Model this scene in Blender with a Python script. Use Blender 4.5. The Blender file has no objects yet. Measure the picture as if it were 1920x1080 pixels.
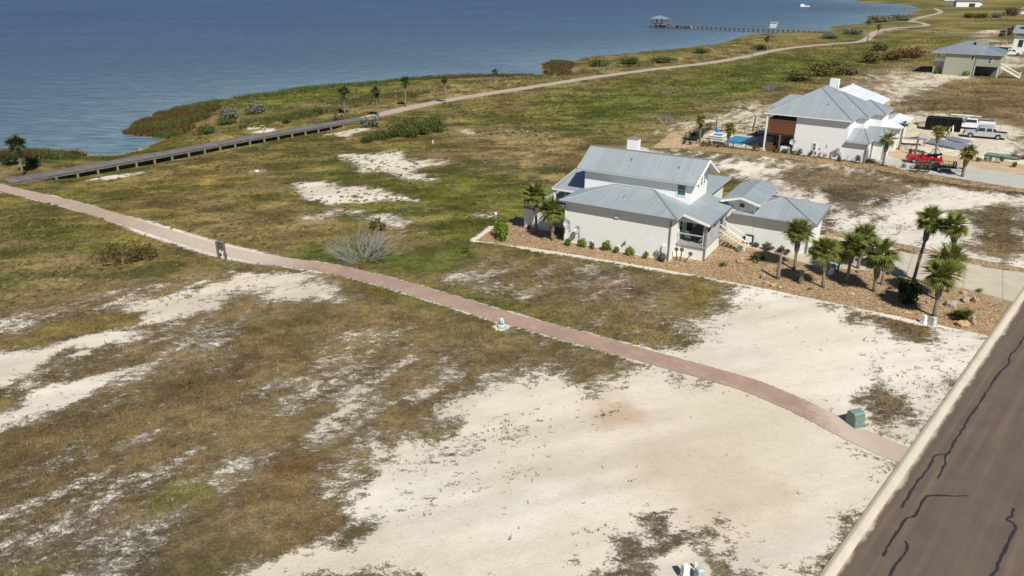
import bpy, math, random
import numpy as np
from mathutils import Vector, Matrix

R = math.radians
random.seed(7)
rng = np.random.default_rng(7)
scene = bpy.context.scene
COL = scene.collection

# ------------------------------------------------------------------ camera, sky, sun, exposure
CAM_H, PITCH, FPX = 25.0, R(23.0), 1390.0
cam_data = bpy.data.cameras.new("camera")
cam_data.sensor_width = 36.0
cam_data.lens = FPX / 1920.0 * 36.0
cam_data.clip_start = 0.5
cam_data.clip_end = 20000
cam = bpy.data.objects.new("camera", cam_data)
cam.location = (0, 0, CAM_H)
cam.rotation_euler = (R(90) - PITCH, 0, 0)
COL.objects.link(cam)
scene.camera = cam

SUN_AZ, SUN_EL = R(-70), R(48)          # direction towards the sun, measured from +X
sun_dir = Vector((math.cos(SUN_AZ) * math.cos(SUN_EL), math.sin(SUN_AZ) * math.cos(SUN_EL), math.sin(SUN_EL)))
world = bpy.data.worlds.new("World")
scene.world = world
world.use_nodes = True
wn = world.node_tree
wn.nodes.clear()
sky = wn.nodes.new("ShaderNodeTexSky")
sky.sky_type = 'NISHITA'
sky.sun_disc = False
sky.sun_elevation = SUN_EL
sky.sun_rotation = math.atan2(sun_dir.x, sun_dir.y)
sky.air_density = 1.0
sky.dust_density = 0.25
sky.ozone_density = 3.0
bg = wn.nodes.new("ShaderNodeBackground")
bg.inputs["Strength"].default_value = 0.052
wo = wn.nodes.new("ShaderNodeOutputWorld")
wn.links.new(sky.outputs[0], bg.inputs[0])
wn.links.new(bg.outputs[0], wo.inputs[0])
sun_data = bpy.data.lights.new("sun", 'SUN')
sun_data.energy = 5.0
sun_data.angle = R(0.53)
sun_data.color = (1.0, 0.95, 0.87)
sun = bpy.data.objects.new("sun", sun_data)
sun.rotation_euler = sun_dir.to_track_quat('Z', 'Y').to_euler()
sun.location = (40, -60, 90)
COL.objects.link(sun)
scene.view_settings.view_transform = 'Standard'
scene.view_settings.look = 'None'
scene.view_settings.exposure = 0.17
scene.view_settings.gamma = 1.0
scene.view_settings.use_curve_mapping = False

# ------------------------------------------------------------------ survey: photo pixel -> place on the ground
cp, sp = math.cos(PITCH), math.sin(PITCH)
WATER_Z = -1.0
def G(px, py, z=0.0):
    u = (px - 960) / FPX; v = (540 - py) / FPX
    d = (u, cp + v * sp, -sp + v * cp)
    t = (CAM_H - z) / -d[2]
    return Vector((d[0] * t, d[1] * t, z))
def rise(base, top_y):                   # height of an upright thing from its foot and its top row
    g = G(*base); lo, hi = 0.0, 40.0
    for _ in range(40):
        m = (lo + hi) / 2
        Z = m - CAM_H
        yy = 540 - FPX * (g.y * sp + Z * cp) / (g.y * cp - Z * sp)
        lo, hi = (m, hi) if yy > top_y else (lo, m)
    return lo
def mpp(px, py):                         # metres per photo pixel at a ground point
    g = G(px, py); return (g.y * cp + CAM_H * sp) / FPX

# ------------------------------------------------------------------ helpers: tags, meshes
def tag(o, label=None, cat=None, group=None, kind=None):
    if label: o["label"] = label
    if cat: o["category"] = cat
    if group: o["group"] = group
    if kind: o["kind"] = kind
    return o
def empty(name, loc=(0, 0, 0), rz=0.0, label=None, cat=None, group=None):
    o = bpy.data.objects.new(name, None)
    o.empty_display_size = 0.3
    o.location = loc; o.rotation_euler = (0, 0, rz)
    COL.objects.link(o)
    return tag(o, label, cat, group)
def link(name, mesh, parent=None, loc=None, rot=None, scale=None):
    o = bpy.data.objects.new(name, mesh)
    COL.objects.link(o)
    if parent is not None: o.parent = parent
    if loc is not None: o.location = loc
    if rot is not None: o.rotation_euler = rot
    if scale is not None: o.scale = scale
    return o

class MB:
    """collects geometry; build() links it as one mesh object"""
    def __init__(self): self.v = []; self.f = []; self.m = []; self.slot = 0
    def add(self, vs, fs):
        b = len(self.v); self.v += [tuple(p) for p in vs]
        for f in fs: self.f.append(tuple(b + i for i in f)); self.m.append(self.slot)
        return self
    def box(self, x0, x1, y0, y1, z0, z1):
        return self.add([(x0,y0,z0),(x1,y0,z0),(x1,y1,z0),(x0,y1,z0),(x0,y0,z1),(x1,y0,z1),(x1,y1,z1),(x0,y1,z1)],
                        [(3,2,1,0),(4,5,6,7),(0,1,5,4),(1,2,6,5),(2,3,7,6),(3,0,4,7)])
    def bar(self, a, b, w, h=None):              # square bar between two points
        return self.tube([a, b], [w * .7071, w * .7071] , 4, twist=math.pi / 4, flat=(h / w if h else 1))
    def tube(self, pts, rad, n=6, twist=0.0, flat=1.0, caps=True):
        pts = [Vector(p) for p in pts]
        if not hasattr(rad, "__len__"): rad = [rad] * len(pts)
        vs = []
        for i, p in enumerate(pts):
            t = (pts[min(i + 1, len(pts) - 1)] - pts[max(i - 1, 0)]).normalized()
            up = Vector((0, 0, 1)) if abs(t.z) < .95 else Vector((0, 1, 0))
            a = t.cross(up).normalized(); b = a.cross(t).normalized()
            for k in range(n):
                an = twist + 2 * math.pi * k / n
                vs.append(p + a * (math.cos(an) * rad[i]) + b * (math.sin(an) * rad[i] * flat))
        fs = []
        for i in range(len(pts) - 1):
            for k in range(n):
                k2 = (k + 1) % n
                fs.append((i*n+k, i*n+k2, (i+1)*n+k2, (i+1)*n+k))
        if caps: fs.append(tuple(range(n - 1, -1, -1))); fs.append(tuple((len(pts)-1)*n + k for k in range(n)))
        return self.add(vs, fs)
    def prism(self, poly, d):                    # planar 3D polygon extruded by vector d
        d = Vector(d); n = len(poly); p0 = [Vector(p) for p in poly]
        nn = Vector((0, 0, 0))
        for i in range(n): nn += p0[i].cross(p0[(i + 1) % n])
        if nn.dot(d) > 0: p0.reverse()
        vs = p0 + [p + d for p in p0]
        fs = [tuple(range(n)), tuple(range(2 * n - 1, n - 1, -1))]
        fs += [((i + 1) % n, i, n + i, n + (i + 1) % n) for i in range(n)]
        return self.add(vs, fs)
    def mesh(self, name, mats, smooth=False):
        me = bpy.data.meshes.new(name)
        me.from_pydata(self.v, [], self.f); me.update()
        for m in (mats if isinstance(mats, (list, tuple)) else [mats]): me.materials.append(m)
        if max(self.m, default=0): me.polygons.foreach_set("material_index", self.m)
        if smooth: me.polygons.foreach_set("use_smooth", [True] * len(me.polygons))
        return me
    def build(self, name, mats, parent=None, smooth=False, **kw):
        return link(name, self.mesh(name, mats, smooth), parent, **kw)

def raw_mesh(name, V, F, mat, cols=None, smooth=False):
    """big numpy mesh; F is (n,3) or (n,4)"""
    me = bpy.data.meshes.new(name)
    V = np.asarray(V, np.float32); F = np.asarray(F, np.int32); k = F.shape[1]
    me.vertices.add(len(V)); me.vertices.foreach_set("co", V.ravel())
    me.loops.add(F.size); me.loops.foreach_set("vertex_index", F.ravel())
    me.polygons.add(len(F))
    me.polygons.foreach_set("loop_start", np.arange(0, F.size, k, dtype=np.int32))
    me.polygons.foreach_set("loop_total", np.full(len(F), k, np.int32))
    if smooth: me.polygons.foreach_set("use_smooth", np.ones(len(F), bool))
    for nm, c in (cols or {}).items():
        a = me.attributes.new(nm, 'FLOAT_COLOR', 'POINT')
        a.data.foreach_set("color", np.asarray(c, np.float32).ravel())
    me.materials.append(mat); me.update(); me.validate()
    return me

# ------------------------------------------------------------------ materials
def new_mat(name):
    m = bpy.data.materials.new(name); m.use_nodes = True
    nt = m.node_tree; p = nt.nodes["Principled BSDF"]
    return m, nt, p
def N(nt, typ, **kw):
    n = nt.nodes.new(typ)
    for k, v in kw.items():
        if hasattr(n, k): setattr(n, k, v)
        else: n.inputs[k.replace("_", " ")].default_value = v
    return n
def ramp(nt, fac, stops):
    r = nt.nodes.new("ShaderNodeValToRGB")
    el = r.color_ramp.elements
    while len(el) < len(stops): el.new(0.5)
    for e, (p, c) in zip(el, stops): e.position = p; e.color = (*c, 1) if len(c) == 3 else c
    nt.links.new(fac, r.inputs[0]); return r
def mul_col(nt, a, b):
    n = nt.nodes.new("ShaderNodeMix"); n.data_type = 'RGBA'; n.blend_type = 'MULTIPLY'; n.inputs[0].default_value = 1
    nt.links.new(a, n.inputs[6]); nt.links.new(b, n.inputs[7]); return n.outputs[2]
def mix_col(nt, fac, a, b):
    n = nt.nodes.new("ShaderNodeMix"); n.data_type = 'RGBA'
    for sock, val in ((n.inputs[0], fac), (n.inputs[6], a), (n.inputs[7], b)):
        if hasattr(val, "links"): nt.links.new(val, sock)
        elif isinstance(val, (int, float)): sock.default_value = val
        else: sock.default_value = (*val, 1)
    return n.outputs[2]
def bump(nt, p, height, strength, dist):
    b = nt.nodes.new("ShaderNodeBump"); b.inputs["Strength"].default_value = strength; b.inputs["Distance"].default_value = dist
    nt.links.new(height, b.inputs["Height"]); nt.links.new(b.outputs[0], p.inputs["Normal"]); return b
def math_n(nt, op, a, b=None, clamp=False):
    n = nt.nodes.new("ShaderNodeMath"); n.operation = op; n.use_clamp = clamp
    for i, v in enumerate((a, b)):
        if v is None: continue
        if hasattr(v, "links"): nt.links.new(v, n.inputs[i])
        else: n.inputs[i].default_value = v
    return n.outputs[0]

def mat(name, col, rough=.6, metal=0.0, var=.12, scale=3.0, bmp=0.0, bscale=20.0, spec=None, rnd=0.0, trans=0.0):
    """plain surface with mottling, wear and fine relief"""
    m, nt, p = new_mat(name)
    tc = N(nt, "ShaderNodeTexCoord")
    nz = N(nt, "ShaderNodeTexNoise", Scale=scale, Detail=8.0, Roughness=.65)
    nt.links.new(tc.outputs["Object"], nz.inputs["Vector"])
    lo, hi = 1 - var, 1 + var
    rp = ramp(nt, nz.outputs[0], [(.25, (lo, lo, lo)), (.75, (hi, hi, hi))])
    rgb = N(nt, "ShaderNodeRGB"); rgb.outputs[0].default_value = (*col, 1)
    out = mul_col(nt, rgb.outputs[0], rp.outputs[0])
    if rnd:
        oi = N(nt, "ShaderNodeObjectInfo")
        r2 = ramp(nt, oi.outputs["Random"], [(0, (1 - rnd, 1 - rnd, 1 - rnd)), (1, (1 + rnd, 1 + rnd, 1 + rnd * .6))])
        out = mul_col(nt, out, r2.outputs[0])
    nt.links.new(out, p.inputs["Base Color"])
    p.inputs["Roughness"].default_value = rough; p.inputs["Metallic"].default_value = metal
    if spec is not None: p.inputs["Specular IOR Level"].default_value = spec
    if bmp:
        n2 = N(nt, "ShaderNodeTexNoise", Scale=bscale, Detail=6.0, Roughness=.7)
        nt.links.new(tc.outputs["Object"], n2.inputs["Vector"]); bump(nt, p, n2.outputs[0], bmp, .05)
    return m

def siding_mat(name, col, lap=.2):
    m, nt, p = new_mat(name)
    tc = N(nt, "ShaderNodeTexCoord"); sx = N(nt, "ShaderNodeSeparateXYZ")
    nt.links.new(tc.outputs["Object"], sx.inputs[0])
    saw = math_n(nt, 'FRACT', math_n(nt, 'DIVIDE', sx.outputs[2], lap))
    nz = N(nt, "ShaderNodeTexNoise", Scale=.9, Detail=9.0, Roughness=.7)
    nt.links.new(tc.outputs["Object"], nz.inputs["Vector"])
    rp = ramp(nt, nz.outputs[0], [(.25, tuple(c * .93 for c in col)), (.75, tuple(min(1, c * 1.04) for c in col))])
    gap = ramp(nt, saw, [(0.0, (.84, .84, .84)), (.10, (1, 1, 1))])
    nt.links.new(mul_col(nt, rp.outputs[0], gap.outputs[0]), p.inputs["Base Color"])
    p.inputs["Roughness"].default_value = .6
    bump(nt, p, math_n(nt, 'SUBTRACT', 1.0, saw), .25, .02)
    return m

def leaf_mat(name, c1, c2, rough=.5, trans=.25, attr=None):
    m, nt, p = new_mat(name)
    oi = N(nt, "ShaderNodeObjectInfo"); geo = N(nt, "ShaderNodeNewGeometry"); tc = N(nt, "ShaderNodeTexCoord")
    nz = N(nt, "ShaderNodeTexNoise", Scale=2.3, Detail=4.0)
    nt.links.new(tc.outputs["Object"], nz.inputs["Vector"])
    f = math_n(nt, 'ADD', math_n(nt, 'MULTIPLY', geo.outputs["Random Per Island"], .55), math_n(nt, 'MULTIPLY', oi.outputs["Random"], .25))
    f = math_n(nt, 'ADD', f, math_n(nt, 'MULTIPLY', nz.outputs[0], .3), True)
    c = mix_col(nt, f, c1, c2)
    nt.links.new(c, p.inputs["Base Color"]); p.inputs["Roughness"].default_value = rough
    p.inputs["Specular IOR Level"].default_value = .3
    tr = N(nt, "ShaderNodeBsdfTranslucent"); nt.links.new(c, tr.inputs[0])
    mx = N(nt, "ShaderNodeMixShader"); mx.inputs[0].default_value = trans
    out = nt.nodes["Material Output"]
    nt.links.new(p.outputs[0], mx.inputs[1]); nt.links.new(tr.outputs[0], mx.inputs[2]); nt.links.new(mx.outputs[0], out.inputs[0])
    return m
def glass_mat(name, col, rough=.08):
    m, nt, p = new_mat(name)
    tc = N(nt, "ShaderNodeTexCoord"); nz = N(nt, "ShaderNodeTexNoise", Scale=1.5)
    nt.links.new(tc.outputs["Object"], nz.inputs["Vector"])
    rp = ramp(nt, nz.outputs[0], [(.3, tuple(c * .8 for c in col)), (.7, tuple(c * 1.2 for c in col))])
    nt.links.new(rp.outputs[0], p.inputs["Base Color"]); p.inputs["Roughness"].default_value = rough
    p.inputs["Specular IOR Level"].default_value = .8
    return m

M = {}
M['cream'] = siding_mat("cream_siding", (.74, .755, .715), .2)
M['white_siding'] = siding_mat("white_siding", (.80, .81, .81), .2)
M['sage'] = siding_mat("sage_siding", (.36, .37, .29))
M['mint'] = siding_mat("mint_siding", (.66, .72, .64))
M['trim'] = mat("white_trim", (.78, .77, .73), .5, var=.05)
M['grey_trim'] = mat("grey_trim", (.42, .42, .43), .6, var=.08)
M['roof'] = mat("grey_metal_roof", (.375, .42, .45), .42, .3, var=.06, scale=.8, rnd=.05)
M['roof_cap'] = mat("roof_cap_metal", (.30, .33, .35), .45, .3, var=.08)
M['roof_blue'] = mat("blue_grey_metal_roof", (.26, .305, .355), .42, .25, var=.06, scale=.8, rnd=.05)
M['underlay'] = mat("white_roof_underlay", (.60, .63, .70), .5, var=.16, scale=1.2, bmp=.5, bscale=2.0, rnd=.04)
M['soffit'] = mat("soffit_board", (.5, .5, .5), .7, var=.06)
M['gutter'] = mat("grey_gutter", (.19, .21, .23), .45, .2, var=.08)
M['glass'] = glass_mat("dark_window_glass", (.025, .035, .045))
M['teal_glass'] = glass_mat("teal_window_glass", (.05, .16, .15))
M['dark'] = mat("dark_opening", (.035, .035, .04), .8, var=.3)
M['deck'] = mat("deck_board_grey", (.30, .29, .29), .75, var=.2, scale=2, bmp=.2)
M['wood_new'] = mat("pale_stair_timber", (.52, .42, .28), .7, var=.2, scale=4, bmp=.2)
M['wood_red'] = mat("red_brown_slats", (.16, .065, .035), .6, var=.3, scale=3, bmp=.2, rnd=.2)
M['wood_grey'] = mat("weathered_grey_timber", (.155, .142, .138), .85, var=.3, scale=1.5, bmp=.4, rnd=.2)
M['wood_post'] = mat("weathered_post_timber", (.24, .2, .145), .85, var=.25, scale=3, bmp=.4)
M['pole'] = mat("brown_pole", (.17, .12, .09), .85, var=.25, scale=3, bmp=.4)
M['black'] = mat("black_paint", (.008, .008, .009), .9, var=.3, spec=.15)
M['black_metal'] = mat("black_metal", (.025, .024, .025), .5, .3, var=.2)
M['galv'] = mat("galvanised_metal", (.42, .44, .46), .4, .6, var=.12)
M['grey_plastic'] = mat("grey_plastic", (.38, .4, .42), .5, var=.1)
M['green_box'] = mat("grey_green_enamel", (.17, .255, .225), .42, var=.1, scale=2.0)
M['green_box_dark'] = mat("grey_green_enamel_front", (.13, .2, .18), .5, var=.1)
M['pale_green'] = mat("pale_green_plastic", (.40, .47, .47), .45, var=.08)
M['white_plastic'] = mat("white_plastic", (.72, .74, .72), .45, var=.05)
M['rubber'] = mat("tyre_rubber", (.018, .018, .019), .85, var=.2)
M['rim'] = mat("wheel_rim", (.45, .45, .46), .35, .7, var=.1)
M['red_paint'] = mat("red_truck_paint", (.42, .012, .025), .3, var=.08)
M['silver_paint'] = mat("silver_truck_paint", (.52, .53, .55), .3, .35, var=.06)
M['white_paint'] = mat("white_truck_paint", (.75, .76, .77), .3, var=.05)
M['headlamp'] = mat("headlamp_lens", (.75, .75, .72), .15, var=.05)
M['taillamp'] = mat("tail_lamp_lens", (.35, .01, .01), .25, var=.05)
M['sheet_metal'] = mat("blue_grey_sheet_metal", (.36, .40, .47), .4, .5, var=.1, scale=1)
M['blue'] = mat("bright_blue_cloth", (.02, .20, .62), .7, var=.12)
M['skin'] = mat("skin", (.42, .24, .16), .55, var=.06)
M['shirt'] = mat("pale_yellow_shirt", (.66, .60, .30), .8, var=.1)
M['jeans'] = mat("blue_jeans", (.05, .11, .18), .85, var=.15)
M['hair'] = mat("dark_hair", (.03, .02, .015), .7, var=.2)
M['rock_tan'] = mat("tan_boulder", (.44, .30, .18), .85, var=.25, scale=2, bmp=.7, bscale=4, rnd=.15)
M['rock_grey'] = mat("grey_boulder", (.34, .31, .27), .85, var=.3, scale=2, bmp=.7, bscale=4, rnd=.15)
M['trunk'] = mat("palm_trunk_bark", (.215, .175, .145), .9, var=.35, scale=5, bmp=.9, bscale=14)
M['boot'] = mat("palm_boot_bark", (.17, .135, .105), .9, var=.45, scale=6, bmp=1.0, bscale=12)
M['twig'] = mat("bare_grey_twig", (.26, .25, .23), .9, var=.3, scale=6, rnd=.1)
M['twig_brown'] = mat("brown_twig", (.13, .095, .07), .9, var=.3, scale=6)
M['frond'] = leaf_mat("palm_frond_green", (.085, .11, .022), (.28, .285, .07), .45, .3)
M['frond_yellow'] = leaf_mat("palm_frond_yellow", (.12, .13, .02), (.26, .22, .03), .45, .25)
M['frond_far'] = leaf_mat("palm_frond_dark", (.03, .05, .015), (.09, .12, .03), .5, .2)
M['frond_dead'] = leaf_mat("palm_frond_dead", (.13, .085, .045), (.26, .19, .11), .8, .15)
M['bush_bright'] = leaf_mat("bright_shrub_leaf", (.06, .11, .01), (.20, .27, .03), .5, .25)
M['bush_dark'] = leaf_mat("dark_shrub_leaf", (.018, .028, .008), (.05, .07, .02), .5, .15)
M['bush_mid'] = leaf_mat("mid_green_shrub_leaf", (.04, .062, .012), (.115, .14, .03), .6, .2)
M['bush_olive'] = leaf_mat("olive_shrub_leaf", (.075, .065, .018), (.17, .135, .035), .7, .2)
M['bush_rust'] = leaf_mat("rusty_shrub_leaf", (.09, .055, .02), (.19, .11, .035), .7, .2)
M['bush_grey'] = leaf_mat("grey_green_shrub_leaf", (.09, .1, .07), (.22, .23, .18), .7, .2)
M['bush_brown'] = leaf_mat("dry_brown_shrub_leaf", (.09, .06, .04), (.18, .13, .09), .8, .15)
M['cactus'] = mat("green_cactus_skin", (.12, .16, .10), .6, var=.25, scale=8, bmp=.3)
M['rust'] = mat("rusty_steel", (.13, .075, .05), .8, .2, var=.4, scale=3, bmp=.3)
# ------------------------------------------------------------------ numpy noise and masks for the terrain
_perm = rng.permutation(4096)
_val = rng.random(4096)
def vnoise(x, y, seed=0):
    xi = np.floor(x).astype(np.int64); yi = np.floor(y).astype(np.int64)
    fx = x - xi; fy = y - yi
    fx = fx * fx * (3 - 2 * fx); fy = fy * fy * (3 - 2 * fy)
    def h(a, b): return _val[(_perm[(a + seed * 131) & 4095] + b * 57 + seed * 17) & 4095]
    return (h(xi, yi) * (1 - fx) + h(xi + 1, yi) * fx) * (1 - fy) + (h(xi, yi + 1) * (1 - fx) + h(xi + 1, yi + 1) * fx) * fy
def fbm(x, y, scale, octaves=5, seed=0, rough=.55, ang=0.0, stretch=1.0):
    c, s = math.cos(ang), math.sin(ang)
    u = (x * c + y * s) / stretch * scale; v = (-x * s + y * c) * scale
    tot = 0; amp = 1; acc = 0
    for o in range(octaves):
        tot = tot + amp * vnoise(u, v, seed + o); acc += amp; amp *= rough; u = u * 2.03 + 17.3; v = v * 2.03 + 5.1
    return tot / acc
def sdf(poly, x, y):
    """signed distance, positive inside"""
    P = np.asarray(poly, float); best = np.full(x.shape, 1e18); inside = np.zeros(x.shape, bool)
    for i in range(len(P)):
        ax, ay = P[i]; bx, by = P[(i + 1) % len(P)]
        ex, ey = bx - ax, by - ay
        t = np.clip(((x - ax) * ex + (y - ay) * ey) / (ex * ex + ey * ey + 1e-12), 0, 1)
        best = np.minimum(best, (x - ax - t * ex) ** 2 + (y - ay - t * ey) ** 2)
        if ay != by:
            c = ((ay > y) != (by > y)) & (x < (bx - ax) * (y - ay) / (by - ay) + ax)
            inside ^= c
    d = np.sqrt(best); return np.where(inside, d, -d)
def dline(pts, x, y):
    best = np.full(x.shape, 1e18); P = np.asarray(pts, float)
    for i in range(len(P) - 1):
        ax, ay = P[i]; ex, ey = P[i + 1] - P[i]
        t = np.clip(((x - ax) * ex + (y - ay) * ey) / (ex * ex + ey * ey + 1e-12), 0, 1)
        best = np.minimum(best, (x - ax - t * ex) ** 2 + (y - ay - t * ey) ** 2)
    return np.sqrt(best)
def sstep(a, b, x):
    t = np.clip((x - a) / (b - a), 0, 1); return t * t * (3 - 2 * t)
def gxy(pts, z=0.0): return [tuple(G(px, py, z))[:2] for px, py in pts]
def smooth_line(pts, n=6):
    P = [np.array(p, float) for p in pts]; P = [2 * P[0] - P[1]] + P + [2 * P[-1] - P[-2]]; out = []
    for i in range(1, len(P) - 2):
        for k in range(n):
            t = k / n
            out.append(.5 * ((2 * P[i]) + (-P[i-1] + P[i+1]) * t + (2*P[i-1] - 5*P[i] + 4*P[i+1] - P[i+2]) * t*t + (-P[i-1] + 3*P[i] - 3*P[i+1] + P[i+2]) * t**3))
    out.append(P[-2]); return [tuple(p) for p in out]

shore_px = [(-260,330),(-120,305),(0,287),(60,279),(150,283),(168,291),(215,290),(255,281),(298,263),(304,256),(262,257),(236,253),(222,247),
    (244,232),(290,212),(330,202),(370,192),(410,186),(480,179),(520,170),(560,164),(654,158),(753,148.5),(794,144.5),(860,142),(919,141),(1005,141),(1040,139),
    (1012,128),(1010,121),(1035,113),(1075,117),(1100,106),(1180,99),(1240,93.5),(1292,87.6),(1346,82),(1391,69.5),(1410,63.4),(1524,59),(1557,56),(1558,48.5),
    (1609,45.3),(1627,39),(1618,32),(1627,28.7),(1690,28.5),(1724,18.5),(1707,11),(1666,7),(1603,4),(1600,1.5)]
shore = gxy(shore_px, WATER_Z)
shore = [(-900., 20.)] + [(-400., 60.)] + shore + [(900., 1900.), (9000., 4200.), (9000., -2000.), (-900., -2000.)]
board_px = [(14,341),(150,317),(300,290),(450,262),(600,236),(682,222.5)]
board = gxy(board_px, .15)
path_px = [(1700,856),(1650,836),(1590,808),(1520,772),(1460,745),(1390,718),(1240,676),(1100,637),(960,599),(860,569),(740,533),(640,508),(560,495),(480,483),
    (400,465),(330,444),(250,419),(170,394),(90,373),(0,352),(-120,322)]
brick_line = smooth_line(gxy(path_px), 5)
trail_px = [(676,224),(705,217),(760,204),(840,188),(920,175),(1000,163),(1100,147),(1180,136),(1250,127),(1330,118),(1400,106),(1450,95),(1500,88),(1560,82.5),
    (1612,78.5),(1630,70),(1640,61),(1668,54),(1720,50),(1738,47.5),(1728,43),(1708,40),(1722,33.5),(1752,27),(1764,22),(1752,16)]
trail_line = smooth_line(gxy(trail_px), 4)
side_trail = gxy([(1668,54),(1760,60),(1860,62),(1930,63)])
kerb_a, kerb_b = G(1542, 1080), G(1856, 633)
road_dir = (kerb_b - kerb_a).normalized(); ROAD_ANG = math.atan2(road_dir.y, road_dir.x)
bed_px = [(893,451),(928,426),(972,409),(1062,400),(1400,440),(1545,447),(1600,470),(1640,507),(1698,518),(1732,526),(1805,541),(1902,567),(1857,630),(1560,567),(1380,530),(1250,506),(1120,484),(1000,465)]

def terrain_z(x, y):
    wob = (fbm(x, y, .12, 4, 3) - .5) * 6
    d = sdf(shore, x, y) + wob * np.clip(y / 250, .25, 1.2)
    z = np.where(d < 0, WATER_Z - np.minimum(1.6, -d * .12), WATER_Z + sstep(0, 13, d) * 1.0)
    b = dline(board, x, y)
    e0 = np.hypot(x - board[0][0], y - board[0][1]); e1 = np.hypot(x - board[-1][0], y - board[-1][1])
    dip = .78 * sstep(7, 1.5, b) * sstep(1.5, 9, e0) * sstep(1.5, 9, e1)
    return np.maximum(z - dip, np.where(d > 0, np.minimum(z, WATER_Z + .12), z)), d

BROWN, OLIVE, GREEN = (.200, .148, .078), (.190, .152, .054), (.130, .142, .030)
DRY, PURPLE, RUST, LUSH, GOLD = (.262, .20, .10), (.180, .138, .094), (.19, .10, .042), (.085, .118, .022), (.205, .155, .055)
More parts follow.
